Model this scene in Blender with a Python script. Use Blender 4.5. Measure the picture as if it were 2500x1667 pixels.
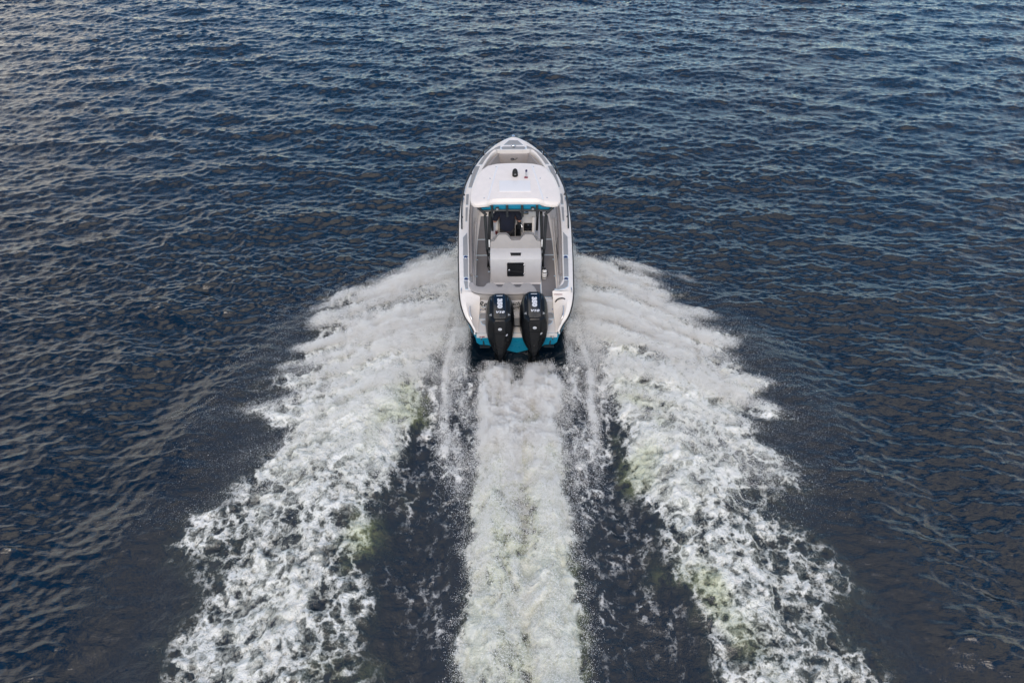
import bpy, bmesh, math, random
import numpy as np
from mathutils import Vector, Matrix

R = math.radians
for o in list(bpy.data.objects):
    bpy.data.objects.remove(o)
S = bpy.context.scene
COL = S.collection
random.seed(4)

# ------------------------------------------------------------------ camera
cam_d = bpy.data.cameras.new('camera')
cam_d.lens = 24.0
cam_d.sensor_width = 36.0
cam_d.clip_end = 9000.0
cam = bpy.data.objects.new('camera', cam_d)
COL.objects.link(cam)
cam.location = (-0.232, -11.54, 11.0)
cam.rotation_euler = (R(90 - 43), 0, R(-0.59))
S.camera = cam

# ------------------------------------------------------------------ sky
SUN_EL, SUN_AZ = 38.0, 186.0            # azimuth clockwise from +Y (behind the camera, a little left)
W = bpy.data.worlds.new('World')
S.world = W
W.use_nodes = True
wt = W.node_tree
wt.nodes.clear()


def N(t, typ, **kw):
    n = t.nodes.new(typ)
    for k, v in kw.items():
        if hasattr(n, k):
            setattr(n, k, v)
        else:
            n.inputs[k.replace('_', ' ')].default_value = v
    return n


def math_n(t, op, a, b=None, c=None, clamp=False):
    n = t.nodes.new('ShaderNodeMath')
    n.operation = op
    n.use_clamp = clamp
    for i, v in enumerate((a, b, c)):
        if v is None:
            continue
        if isinstance(v, (int, float)):
            n.inputs[i].default_value = v
        else:
            t.links.new(v, n.inputs[i])
    return n.outputs[0]


def smooth(t, x, lo, hi):
    n = t.nodes.new('ShaderNodeMapRange')
    n.interpolation_type = 'SMOOTHSTEP'
    t.links.new(x, n.inputs['Value'])
    for k, v in (('From Min', lo), ('From Max', hi)):
        if isinstance(v, (int, float)):
            n.inputs[k].default_value = v
        else:
            t.links.new(v, n.inputs[k])
    return n.outputs[0]


def mixc(t, f, a, b):
    n = t.nodes.new('ShaderNodeMix')
    n.data_type = 'RGBA'
    for s, v in ((n.inputs[0], f), (n.inputs[6], a), (n.inputs[7], b)):
        if isinstance(v, (int, float)):
            s.default_value = v
        elif isinstance(v, (tuple, list)):
            s.default_value = (*v[:3], 1)
        else:
            t.links.new(v, s)
    return n.outputs[2]


sky = N(wt, 'ShaderNodeTexSky', sky_type='NISHITA')
sky.sun_disc = False
sky.sun_elevation = R(SUN_EL)
sky.sun_rotation = R(SUN_AZ)
sky.air_density = 1.0
sky.dust_density = 0.3
sky.ozone_density = 1.0
tc = N(wt, 'ShaderNodeTexCoord')
sp = N(wt, 'ShaderNodeSeparateXYZ')
wt.links.new(tc.outputs['Generated'], sp.inputs[0])
zz = math_n(wt, 'ADD', math_n(wt, 'MAXIMUM', sp.outputs[2], 0.0), 0.16)
cb = N(wt, 'ShaderNodeCombineXYZ')
wt.links.new(math_n(wt, 'DIVIDE', sp.outputs[0], zz), cb.inputs[0])
wt.links.new(math_n(wt, 'DIVIDE', sp.outputs[1], zz), cb.inputs[1])
cb.inputs[2].default_value = 8.8
cr = N(wt, 'ShaderNodeMapping')
cr.inputs['Rotation'].default_value = (0, 0, R(-15))
wt.links.new(cb.outputs[0], cr.inputs['Vector'])
cn = N(wt, 'ShaderNodeTexNoise', Scale=0.95, Detail=7.0, Roughness=0.56, Distortion=0.35)
wt.links.new(cr.outputs[0], cn.inputs['Vector'])
low = math_n(wt, 'POWER', math_n(wt, 'SUBTRACT', 1.0, math_n(wt, 'MAXIMUM', sp.outputs[2], 0.0)), 6.0)   # cloud banks stack up towards the horizon
cover = smooth(wt, math_n(wt, 'ADD', cn.outputs[0], math_n(wt, 'MULTIPLY', low, 0.045)), 0.49, 0.60)
cn2 = N(wt, 'ShaderNodeTexNoise', Scale=3.4, Detail=5.0, Roughness=0.6)
wt.links.new(cr.outputs[0], cn2.inputs['Vector'])
lit = mixc(wt, smooth(wt, cn2.outputs[0], 0.35, 0.68), (9.2, 8.4, 7.6), (14.2, 13.1, 11.9))
base = mixc(wt, smooth(wt, cn2.outputs[0], 0.35, 0.68), (7.8, 7.3, 6.9), (11.8, 11.1, 10.5))
ccol = mixc(wt, smooth(wt, sp.outputs[2], 0.20, 0.70), lit, base)      # sunlit flanks low down, grey bases overhead
hs = N(wt, 'ShaderNodeHueSaturation')
hs.inputs['Saturation'].default_value = 1.4
hs.inputs['Hue'].default_value = 0.497
hs.inputs['Value'].default_value = 1.45
wt.links.new(sky.outputs[0], hs.inputs['Color'])
skymix = mixc(wt, cover, hs.outputs[0], ccol)
bg = N(wt, 'ShaderNodeBackground')
bg.inputs['Strength'].default_value = 0.13
wt.links.new(skymix, bg.inputs['Color'])
wo = N(wt, 'ShaderNodeOutputWorld')
wt.links.new(bg.outputs[0], wo.inputs[0])

sun_d = bpy.data.lights.new('sun', 'SUN')
sun_d.energy = 1.85
sun_d.angle = R(30)
sun_d.color = (1.0, 0.85, 0.68)
sun = bpy.data.objects.new('sun', sun_d)
COL.objects.link(sun)
sd = Vector((math.sin(R(SUN_AZ)) * math.cos(R(SUN_EL)), math.cos(R(SUN_AZ)) * math.cos(R(SUN_EL)), math.sin(R(SUN_EL))))
sun.rotation_euler = sd.to_track_quat('Z', 'Y').to_euler()
sun.location = sd * 60

S.view_settings.view_transform = 'Standard'
S.view_settings.look = 'None'
S.view_settings.exposure = 0.12
S.view_settings.gamma = 1.0
S.render.engine = 'CYCLES'
S.cycles.use_denoising = True
S.cycles.denoiser = 'OPENIMAGEDENOISE'
S.cycles.denoising_input_passes = 'RGB_ALBEDO_NORMAL'
S.cycles.max_bounces = 8
S.cycles.diffuse_bounces = 3
S.cycles.glossy_bounces = 3
S.cycles.transparent_max_bounces = 8


# ------------------------------------------------------------------ helpers
def mat(name, color, rough=0.5, metallic=0.0, spec=0.5, bump=None, var=0.0, coat=0.0):
    m = bpy.data.materials.new(name)
    m.use_nodes = True
    t = m.node_tree
    p = t.nodes['Principled BSDF']
    p.inputs['Base Color'].default_value = (*color, 1)
    p.inputs['Roughness'].default_value = rough
    p.inputs['Metallic'].default_value = metallic
    p.inputs['Specular IOR Level'].default_value = spec
    p.inputs['Coat Weight'].default_value = coat
    tcn = N(t, 'ShaderNodeTexCoord')
    if var:
        nz = N(t, 'ShaderNodeTexNoise', Scale=6.0, Detail=6.0, Roughness=0.65)
        t.links.new(tcn.outputs['Object'], nz.inputs['Vector'])
        f = smooth(t, nz.outputs[0], 0.3, 0.7)
        t.links.new(mixc(t, f, tuple(c * (1 - var) for c in color), tuple(min(1, c * (1 + var)) for c in color)), p.inputs['Base Color'])
        r2 = N(t, 'ShaderNodeMapRange')
        t.links.new(nz.outputs[0], r2.inputs['Value'])
        r2.inputs['To Min'].default_value = max(0.02, rough - 0.12)
        r2.inputs['To Max'].default_value = min(1, rough + 0.12)
        t.links.new(r2.outputs[0], p.inputs['Roughness'])
    if bump:
        kind, scale, amp = bump
        if kind == 'groove':
            wv = N(t, 'ShaderNodeTexWave', Scale=scale)
            wv.bands_direction = 'Y'
            t.links.new(tcn.outputs['Object'], wv.inputs['Vector'])
            h = wv.outputs[1]
        else:
            nz2 = N(t, 'ShaderNodeTexNoise', Scale=scale, Detail=4.0)
            t.links.new(tcn.outputs['Object'], nz2.inputs['Vector'])
            h = nz2.outputs[0]
        b = N(t, 'ShaderNodeBump')
        b.inputs['Distance'].default_value = amp
        b.inputs['Strength'].default_value = 0.8
        t.links.new(h, b.inputs['Height'])
        t.links.new(b.outputs[0], p.inputs['Normal'])
    return m


M = dict(
    white=mat('white_gelcoat', (0.73, 0.68, 0.635), 0.3, var=0.035, coat=0.2),
    top=mat('hardtop_gelcoat', (0.76, 0.685, 0.63), 0.42, var=0.03),
    panel=mat('bright_white', (0.72, 0.695, 0.685), 0.35),
    bow=mat('bow_vinyl', (0.27, 0.24, 0.225), 0.55, var=0.05),
    teal=mat('teal_gelcoat', (0.003, 0.175, 0.28), 0.3, var=0.05),
    taupe=mat('taupe_vinyl', (0.335, 0.31, 0.295), 0.55, var=0.04, bump=('noise', 300, 0.002)),
    taupe2=mat('dark_taupe_vinyl', (0.27, 0.245, 0.235), 0.55, var=0.05),
    unit=mat('light_grey_gelcoat', (0.50, 0.48, 0.468), 0.4, var=0.03),
    pad=mat('grey_foam_pad', (0.265, 0.265, 0.27), 0.8, var=0.05, bump=('groove', 9, 0.004)),
    sole=mat('dark_grey_foam_pad', (0.18, 0.172, 0.178), 0.8, var=0.06, bump=('groove', 9, 0.004)),
    edge=mat('pale_blue_trim', (0.40, 0.52, 0.62), 0.6),
    black=mat('black_powder_coat', (0.014, 0.016, 0.018), 0.42, var=0.1),
    rubber=mat('black_rubber', (0.02, 0.019, 0.02), 0.65),
    gloss=mat('black_gloss', (0.006, 0.007, 0.009), 0.12, coat=0.6),
    cowl=mat('black_cowl_paint', (0.004, 0.0045, 0.0055), 0.30, spec=0.28, var=0.12),
    matte=mat('charcoal_matte', (0.010, 0.010, 0.011), 0.5, spec=0.3, var=0.12),
    silver=mat('polished_steel', (0.62, 0.62, 0.63), 0.22, metallic=1.0),
    decal=mat('light_grey_decal', (0.60, 0.60, 0.62), 0.4),
    ink=mat('black_ink', (0.012, 0.015, 0.02), 0.5),
    blue=mat('blue_plastic', (0.03, 0.12, 0.42), 0.4),
    navy=mat('dark_blue_plastic', (0.012, 0.01, 0.06), 0.35),
    shirt=mat('navy_cotton', (0.004, 0.006, 0.017), 0.9, var=0.2, bump=('noise', 9, 0.03)),
    cloth=mat('black_cotton', (0.012, 0.012, 0.014), 0.9),
    skin=mat('skin', (0.42, 0.21, 0.15), 0.55),
    hair=mat('dark_hair', (0.03, 0.02, 0.015), 0.7),
    red=mat('dark_red', (0.10, 0.012, 0.014), 0.35),
    plast=mat('white_plastic', (0.70, 0.69, 0.67), 0.4),
    maroon=mat('maroon_print', (0.20, 0.03, 0.05), 0.5),
)


def link(o, parent=None):
    COL.objects.link(o)
    if parent is not None:
        o.parent = parent
    return o


def tag(o, label, cat=None, group=None, kind=None):
    o['label'] = label
    if cat:
        o['category'] = cat
    if group:
        o['group'] = group
    if kind:
        o['kind'] = kind
    return o


def obj(name, bm, m, parent=None, smooth_angle=None):
    me = bpy.data.meshes.new(name)
    bmesh.ops.recalc_face_normals(bm, faces=bm.faces[:])
    bm.to_mesh(me)
    bm.free()
    me.materials.append(M[m] if isinstance(m, str) else m)
    if smooth_angle:
        for p in me.polygons:
            p.use_smooth = True
        me.set_sharp_from_angle(angle=R(smooth_angle))
    return link(bpy.data.objects.new(name, me), parent)


def raw(name, v, f, m, parent=None, sa=None):
    bm = bmesh.new()
    vs = [bm.verts.new(p) for p in v]
    for q in f:
        try:
            bm.faces.new([vs[i] for i in q])
        except ValueError:
            pass
    return obj(name, bm, m, parent, sa)


def box(name, c, s, m, parent=None, bev=0.0, rot=None, seg=2):
    bm = bmesh.new()
    bmesh.ops.create_cube(bm, size=1.0)
    for v in bm.verts:
        v.co = Vector((v.co.x * s[0], v.co.y * s[1], v.co.z * s[2]))
    if bev:
        bmesh.ops.bevel(bm, geom=bm.edges[:], offset=bev, segments=seg, affect='EDGES', profile=0.5)
    if rot:
        bmesh.ops.rotate(bm, verts=bm.verts[:], cent=(0, 0, 0), matrix=Matrix.Rotation(R(rot[1]), 3, rot[0]))
    bmesh.ops.translate(bm, verts=bm.verts[:], vec=c)
    return obj(name, bm, m, parent, 35 if bev else None)


def slab(name, pts, z, th, m, parent=None, bev=0.0, frame=None, sa=35):
    """flat outline extruded by th; frame maps local (u,v,n) to boat space"""
    bm = bmesh.new()
    zf = z if callable(z) else (lambda x, y: z)
    vs = [bm.verts.new((p[0], p[1], zf(*p))) for p in pts]
    f = bm.faces.new(vs)
    if f.normal.z < 0:
        bmesh.ops.reverse_faces(bm, faces=[f])
    r = bmesh.ops.extrude_face_region(bm, geom=[f])
    nv = [e for e in r['geom'] if isinstance(e, bmesh.types.BMVert)]
    for v in nv:
        v.co.z += th
    if bev:
        top = [e for e in bm.edges if e.verts[0] in nv and e.verts[1] in nv]
        bmesh.ops.bevel(bm, geom=top, offset=bev, segments=3, affect='EDGES', profile=0.5)
    if frame is not None:
        bmesh.ops.transform(bm, matrix=frame, verts=bm.verts[:])
    return obj(name, bm, m, parent, sa if bev else None)


def catmull(pts, n):
    P = [Vector(p) for p in pts]
    P = [P[0] * 2 - P[1]] + P + [P[-1] * 2 - P[-2]]
    out = []
    for i in range(1, len(P) - 2):
        for k in range(n):
            t = k / n
            a, b, c, d = P[i - 1], P[i], P[i + 1], P[i + 2]
            out.append(0.5 * (2 * b + (c - a) * t + (2 * a - 5 * b + 4 * c - d) * t * t + (3 * b - a - 3 * c + d) * t ** 3))
    out.append(P[-2].copy())
    return out


def tube(name, pts, r, m, parent=None, n=8, curve=0, cap=True):
    P = catmull(pts, curve) if curve else [Vector(p) for p in pts]
    rr = r if isinstance(r, (list, tuple)) else [r] * len(P)
    bm = bmesh.new()
    rings = []
    for i, p in enumerate(P):
        d = (P[min(i + 1, len(P) - 1)] - P[max(i - 1, 0)]).normalized()
        up = Vector((0, 0, 1)) if abs(d.z) < 0.95 else Vector((0, 1, 0))
        a = d.cross(up).normalized()
        b = a.cross(d)
        rings.append([bm.verts.new(p + (a * math.cos(2 * math.pi * k / n) + b * math.sin(2 * math.pi * k / n)) * rr[i]) for k in range(n)])
    for i in range(len(rings) - 1):
        for k in range(n):
            bm.faces.new((rings[i][k], rings[i][(k + 1) % n], rings[i + 1][(k + 1) % n], rings[i + 1][k]))
    if cap:
        bm.faces.new(rings[0])
        bm.faces.new(rings[-1][::-1])
    return obj(name, bm, m, parent, 50)


def lathe(name, prof, m, parent=None, n=20, frame=None):
    bm = bmesh.new()
    rings = [[bm.verts.new((r * math.cos(2 * math.pi * k / n), r * math.sin(2 * math.pi * k / n), z)) for k in range(n)] for r, z in prof]
    for i in range(len(rings) - 1):
        for k in range(n):
            bm.faces.new((rings[i][k], rings[i][(k + 1) % n], rings[i + 1][(k + 1) % n], rings[i + 1][k]))
    bm.faces.new(rings[0])
    bm.faces.new(rings[-1][::-1])
    if frame is not None:
        bmesh.ops.transform(bm, matrix=frame, verts=bm.verts[:])
    return obj(name, bm, m, parent, 40)


def loft(name, rings, m, parent=None, sa=30, caps=True, bev=0.0):
    bm = bmesh.new()
    vr = [[bm.verts.new(p) for p in r] for r in rings]
    n = len(rings[0])
    for i in range(len(vr) - 1):
        for k in range(n):
            bm.faces.new((vr[i][k], vr[i][(k + 1) % n], vr[i + 1][(k + 1) % n], vr[i + 1][k]))
    if caps:
        bm.faces.new(vr[0])
        bm.faces.new(vr[-1][::-1])
    if bev:
        bmesh.ops.recalc_face_normals(bm, faces=bm.faces[:])
        es = [e for e in bm.edges if len(e.link_faces) == 2 and e.calc_face_angle(0) > R(12)]
        bmesh.ops.bevel(bm, geom=es, offset=bev, segments=2, affect='EDGES', profile=0.5, clamp_overlap=True)
    return obj(name, bm, m, parent, sa)


def frame_of(origin, u, v):
    u = Vector(u).normalized()
    v = Vector(v)
    v = (v - u * v.dot(u)).normalized()
    n = u.cross(v)
    return Matrix(((u.x, v.x, n.x, origin[0]), (u.y, v.y, n.y, origin[1]), (u.z, v.z, n.z, origin[2]), (0, 0, 0, 1)))


def text(name, s, size, fr, m, parent=None, shear=0.0, sx=1.0, bold=0.0, spacing=1.0, th=0.002):
    cu = bpy.data.curves.new(name, 'FONT')
    cu.body = s
    cu.size = size
    cu.align_x = 'CENTER'
    cu.align_y = 'CENTER'
    cu.shear = shear
    cu.offset = bold
    cu.space_character = spacing
    cu.extrude = th / 2
    cu.resolution_u = 3
    tmp = bpy.data.objects.new('tmp', cu)
    COL.objects.link(tmp)
    me = bpy.data.meshes.new_from_object(tmp.evaluated_get(bpy.context.evaluated_depsgraph_get()))
    bpy.data.objects.remove(tmp)
    bpy.data.curves.remove(cu)
    me.name = name
    me.transform(fr @ Matrix.Diagonal((sx, 1, 1, 1)))
    me.materials.clear()
    me.materials.append(M[m])
    return link(bpy.data.objects.new(name, me), parent)


def sstep(a, b, x):
    t = np.clip((x - a) / (b - a), 0, 1)
    return t * t * (3 - 2 * t)


# ------------------------------------------------------------------ numpy noise
def pnoise(x, y, seed=0):
    xi = np.floor(x).astype(np.int64)
    yi = np.floor(y).astype(np.int64)
    xf = x - xi
    yf = y - yi
    u = xf * xf * xf * (xf * (xf * 6 - 15) + 10)
    v = yf * yf * yf * (yf * (yf * 6 - 15) + 10)

    def g(ix, iy, dx, dy):
        h = (ix * 374761393 + iy * 668265263 + seed * 974711) & 0xffffffff
        h = ((h ^ (h >> 13)) * 1274126177) & 0xffffffff
        h = h ^ (h >> 16)
        a = (h & 1023) * (2 * math.pi / 1024)
        return np.cos(a) * dx + np.sin(a) * dy
    n00 = g(xi, yi, xf, yf)
    n10 = g(xi + 1, yi, xf - 1, yf)
    n01 = g(xi, yi + 1, xf, yf - 1)
    n11 = g(xi + 1, yi + 1, xf - 1, yf - 1)
    return 1.5 * ((n00 * (1 - u) + n10 * u) * (1 - v) + (n01 * (1 - u) + n11 * u) * v)


def fbm(x, y, seed=0, oct=4, gain=0.5):
    s = np.zeros_like(x)
    a = 1.0
    tot = 0
    for o in range(oct):
        s += a * pnoise(x * 2 ** o + 17.3 * o, y * 2 ** o - 9.1 * o, seed + o)
        tot += a
        a *= gain
    return s / tot * 1.4


def ridged(x, y, seed=0, oct=4, gain=0.55):
    s = np.zeros_like(x)
    a = 1.0
    tot = 0
    for o in range(oct):
        s += a * (1 - 2.2 * np.abs(pnoise(x * 2 ** o + 5.3 * o, y * 2 ** o + 3.1 * o, seed + o)))
        tot += a
        a *= gain
    return s / tot


# ------------------------------------------------------------------ wake plan (metres, boat stern at y = 0, heading +Y)
LIN = ([-9, -7.4, -6.2, -4.6, -3.1, -1.6, -0.8, 0.0, 1.6, 3.0, 4.3, 5.0], [2.85, 2.75, 2.70, 2.75, 2.55, 2.35, 2.05, 1.85, 1.50, 1.38, 1.34, 1.30])
LOUT = ([-9, -7.4, -6.2, -5.5, -3.9, -2.05, -0.9, 0.7, 1.9, 2.8, 3.6, 4.2, 4.6], [6.3, 6.0, 5.8, 5.95, 5.65, 5.45, 5.1, 4.75, 4.3, 3.5, 2.5, 1.75, 1.3])
RIN = ([-9, -7.5, -6.9, -5.5, -3.7, -1.8, -0.3, 1.6, 3.0, 4.3, 5.0], [3.4, 3.15, 3.05, 2.75, 2.5, 2.34, 1.98, 1.50, 1.38, 1.34, 1.30])
ROUT = ([-9, -7.5, -6.6, -5.5, -4.5, -3.3, -2.4, -1.3, 0.4, 1.8, 2.6, 3.4, 4.0, 4.5], [6.2, 5.9, 5.75, 5.45, 5.3, 5.3, 5.45, 5.25, 4.8, 4.5, 3.6, 2.5, 1.75, 1.3])
WASH = ([-9, -7.4, -5.5, -4.1, -2.0, -0.7, -0.2], [1.08, 1.02, 0.98, 0.90, 0.80, 0.74, 0.62])
CHI = ([-6.0, -5.0, -4.0, -2.0, -0.7, 0.9, 2.0], [1.05, 1.2, 1.43, 1.56, 1.60, 1.36, 1.3])


def fingers(ax, y, sgn):
    a = fbm(ax * 0.22 + sgn, y * 0.62 + 0.12 * ax + sgn, 11, 3, 0.5)
    b = ridged(ax * 0.30 + sgn, y * 0.95 + 0.30 * ax + sgn, 17, 3, 0.5)
    return 0.95 * a + 0.5 * (b - 0.35) + 0.25 * fbm(ax * 0.9 + sgn, y * 1.9 + 0.5 * ax, 19, 3, 0.6)


def wake_fields(x, y):
    """coverage of surface foam, wind-wave damping, wake height, aerated water, spray-pitted water"""
    ax = np.abs(x)
    left = x < 0
    inn = np.where(left, np.interp(y, *LIN), np.interp(y, *RIN))
    out = np.where(left, np.interp(y, *LOUT), np.interp(y, *ROUT))
    sgn = np.where(left, 31.7, 0.0)
    fing = fingers(ax, y, sgn)
    outw = out + np.interp(y, [-6, -3, 0.5, 3.6, 4.4], [0.6, 1.0, 1.45, 1.3, 0.4]) * fing
    innw = inn + 0.35 * fbm(ax * 0.7 + sgn, y * 0.7, 23, 3) - 0.15
    on = sstep(4.7, 3.6, y)
    arm = sstep(innw - 0.3, innw + 0.3, ax) * sstep(outw + 0.35, outw - 0.65, ax) * on
    e = (ax - inn) / np.maximum(out - inn, 0.2)
    dens = np.interp(y, [-9, -7, -5, -3, -1, 1, 4], [0.52, 0.54, 0.60, 0.67, 0.74, 0.54, 0.26])
    dens = dens + 0.20 * fbm(ax * 0.55 + sgn, y * 0.55, 51, 3)
    dens = dens - 0.14 * sstep(0.55, 1.0, e) * sstep(-1.0, -4.0, y) - 0.10 * sstep(-3, -7, y) * sstep(0.35, 0.0, e)
    wash_w = np.interp(y, *WASH) + 0.22 * fbm(y * 1.1, ax * 0.5 + sgn, 41, 5, 0.65)
    won = sstep(-0.18, -0.6, y) * (1 - np.exp(-(x / np.interp(y, [-1.5, -0.9, -0.3], [0.06, 0.2, 0.32])) ** 4) * sstep(-1.5, -0.9, y))
    wash = sstep(wash_w + 0.16, wash_w - 0.22, ax) * won
    chx = np.interp(y, *CHI) + 0.07 * fbm(y * 0.8, sgn + 0 * y, 45, 3, 0.6)
    chw = np.interp(y, [-6, -4, -1, 1], [0.42, 0.25, 0.08, 0.05])
    ch = np.exp(-((ax - chx) / chw) ** 2) * sstep(-6.3, -4.0, y) * sstep(1.6, 0.4, y)
    between = sstep(wash_w - 0.1, wash_w + 0.15, ax) * sstep(chx + 0.3, chx - 0.1, ax) * won * sstep(-7.5, -3.5, y)
    outer_b = sstep(chx, chx + 0.2, ax) * sstep(innw + 0.3, innw - 0.3, ax) * sstep(0.2, -0.8, y)
    cov = np.maximum.reduce([arm * dens, wash * np.interp(y, [-8, -5, -2], [0.92, 0.95, 0.98]),
                             ch * np.interp(y, [-6, -4, -1], [0.34, 0.52, 0.62]) * (0.8 + 0.5 * fbm(ax * 2, y * 1.3 + sgn, 47, 3)), between * (0.36 + 0.24 * fbm(x * 4.5, y * 0.8, 53, 4, 0.6)),
                             outer_b * (np.interp(y, [-8, -5, -2.5, -1], [0.16, 0.25, 0.36, 0.42]) + 0.22 * fbm(x * 3.5, y * 0.7, 57, 4, 0.6))])
    # greenish aerated water: inner flank of the arms, middle of the wash
    aer = np.exp(-((ax - innw - 0.25) / 0.40) ** 2) * sstep(1.0, -0.5, y) * sstep(-0.15, 0.45, fbm(ax * 0.9, y * 0.7 + sgn, 61, 3))
    g2 = wash * sstep(0.05, 0.5, fbm(x * 1.5, y * 0.55, 67, 3) + 0.62 * np.exp(-((x - 0.12) / 0.26) ** 2) * sstep(-3.2, -4.6, y)) * sstep(-1.6, -3.6, y)
    cov = cov - 0.36 * g2
    aer = np.clip(np.maximum(aer, np.maximum(g2, 0.5 * wash)), 0, 1) + 0.15 * arm
    # darker band pitted by falling drops and flattened by the outgoing wave
    pit = sstep(out + 2.2, out + 0.6, ax + 0.6 * fbm(ax * 0.4, y * 0.4, 71, 3)) * sstep(3.0, 0.2, y)
    inside = sstep(out + 0.4, out - 0.6, ax) * sstep(2.5, 0.5, y)
    damp = 1 - np.maximum(0.5 * pit, 0.62 * inside)
    damp = damp * (1 - 0.6 * np.exp(-((ax) / 1.3) ** 4) * sstep(7.6, 6.5, y) * sstep(-1, 1, y))
    # wave height of the wake
    A = np.interp(y, [-9, -5, -2, 0, 2, 4.5], [0.24, 0.30, 0.28, 0.20, 0.10, 0.0])
    h = A * np.exp(-((e - 0.28) / 0.30) ** 2)
    h -= 0.16 * np.exp(-((ax - (chx + innw) / 2) / 0.55) ** 2) * sstep(0.5, -1.5, y)
    h += np.interp(y, [-9, -5, -3, -1.2, -0.2, 0.5], [0.16, 0.20, 0.14, -0.08, -0.26, 0.0]) * np.exp(-((ax) / 0.95) ** 4)
    h += wash * 0.10 * (np.exp(-((ax - 0.5) / 0.22) ** 2) - np.exp(-((x - 0.08) / 0.18) ** 2)) * sstep(-2.0, -4.5, y)
    h += 0.05 * ch
    h += 0.035 * (outer_b + between) * fbm(x * 4.0, y * 0.9, 91, 4, 0.6)
    h += 0.07 * np.sin(2 * math.pi * (ax - out + 0.12 * y) / 3.1 + 0.6 * fbm(x * 0.2, y * 0.2, 81, 2)) * sstep(out - 0.2, out + 0.8, ax) * sstep(out + 6.5, out + 2.0, ax) * sstep(3.0, -1.5, y)
    return cov, damp, h, aer, pit, dict(inn=inn, out=out, outw=outw, innw=innw, wash_w=wash_w, chx=chx, ch=ch, sgn=sgn, ax=ax)


# ------------------------------------------------------------------ wind sea by spectrum synthesis (one 64 m tile)
def sea_tile(n=2048, L=64.0):
    rng = np.random.default_rng(7)
    k1 = 2 * math.pi * np.fft.fftfreq(n, L / n)
    kx, ky = np.meshgrid(k1, k1, indexing='ij')
    k = np.sqrt(kx * kx + ky * ky)
    k[0, 0] = 1e9
    th = np.arctan2(ky, kx)
    kp = 2 * math.pi / 0.45
    spec = k ** -3.5 * np.exp(-1.1 * (kp / k) ** 2)
    d0 = R(-97)
    spread = 0.05 + np.abs(np.cos(th - d0)) ** 9.0 + 0.25 * np.abs(np.cos(th - R(-62))) ** 6
    spec *= spread * np.exp(-(k / (2 * math.pi / 0.11)) ** 4)
    spec += 0.8 * k ** -3.5 * np.exp(-1.1 * (2 * math.pi / 2.0 / k) ** 2) * np.exp(-(k / 4.5) ** 2) * spread
    amp = np.sqrt(spec) * (rng.normal(size=k.shape) + 1j * rng.normal(size=k.shape))
    hh = np.fft.ifft2(amp)
    sx = np.real(np.fft.ifft2(1j * kx * amp))
    sy = np.real(np.fft.ifft2(1j * ky * amp))
    sc = 0.40 / np.sqrt((sx ** 2 + sy ** 2).mean())
    dx = np.real(np.fft.ifft2(1j * kx / k * amp)) * sc
    dy = np.real(np.fft.ifft2(1j * ky / k * amp)) * sc
    return np.real(hh) * sc, dx, dy


def tile_sample(T, x, y, L=64.0):
    n = T.shape[0]
    fx = (x / L * n) % n
    fy = (y / L * n) % n
    i = np.floor(fx).astype(np.int64)
    j = np.floor(fy).astype(np.int64)
    a = fx - i
    b = fy - j
    i %= n
    j %= n
    i2 = (i + 1) % n
    j2 = (j + 1) % n
    return (T[i, j] * (1 - a) + T[i2, j] * a) * (1 - b) + (T[i, j2] * (1 - a) + T[i2, j2] * a) * b


TH, TX, TY = sea_tile()


def graded(fine_lo, fine_hi, d0, lo_end, hi_end, g_lo, g_hi, mid_hi=None, dmid=None):
    core = list(np.arange(fine_lo, fine_hi, d0))
    up = [core[-1]]
    d = d0
    while up[-1] < hi_end:
        if mid_hi is not None and up[-1] < mid_hi:
            d = min(dmid, d * g_hi)
        else:
            d = d * 1.35
        up.append(up[-1] + d)
    dn = [core[0]]
    d = d0
    while dn[-1] > lo_end:
        d = d * g_lo
        dn.append(dn[-1] - d)
    return np.array(dn[:0:-1] + core + up[1:])


xs_p = graded(0.0, 6.6, 0.036, 0, 4000, 1.0, 1.006, 30.0, 0.072)
xs = np.concatenate([-xs_p[:0:-1], xs_p])
ys = graded(-8.6, 1.5, 0.034, -600, 4000, 1.3, 1.006, 31.0, 0.105)
X, Y = np.meshgrid(xs, ys, indexing='xy')
nx, ny = len(xs), len(ys)
xf, yf = X.ravel(), Y.ravel()


def sea_height(x, y, gust=1.0):
    cov, damp, hw, aer, pit, aux = wake_fields(x, y)
    wx = x + 0.30 * fbm(x * 1.1, y * 1.1, 101, 3)
    wy = y + 0.30 * fbm(x * 1.1 + 40, y * 1.1, 103, 3)
    t1 = fbm(wx * 1.5, wy * 1.25, 111, 5, 0.62)
    t2 = ridged(wx * 2.3, wy * 2.0, 121, 4, 0.6)
    turb = 0.55 * t1 + 0.62 * (t2 - 0.25)
    strength = sstep(0.05, 0.6, cov)
    far = sstep(75, 35, np.hypot(x, y - 8)) * gust
    h = tile_sample(TH, x, y) * damp * far + hw
    h += strength * (0.14 * turb + 0.045 * fbm(wx * 5, wy * 5, 131, 3))
    # water stays under the planing hull and low behind the transom
    return h, cov, damp * far, aer, pit, turb, aux


near = (np.abs(xf) < 14) & (yf > -40) & (yf < 9)
hz = np.zeros_like(xf)
cov = np.zeros_like(xf)
aer = np.zeros_like(xf)
pit = np.zeros_like(xf)
turb = np.zeros_like(xf)
gust = 0.92 + 0.34 * fbm(xf * 0.10, yf * 0.16, 301, 3)
damp = sstep(75, 35, np.hypot(xf, yf - 8)) * gust
hz = tile_sample(TH, xf, yf) * damp
r_ = list(sea_height(xf[near], yf[near], gust[near]))
hz[near], cov[near], damp[near], aer[near], pit[near], turb[near] = r_[:6]
px = xf + tile_sample(TX, xf, yf) * damp * 0.9
py = yf + tile_sample(TY, xf, yf) * damp * 0.9

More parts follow.
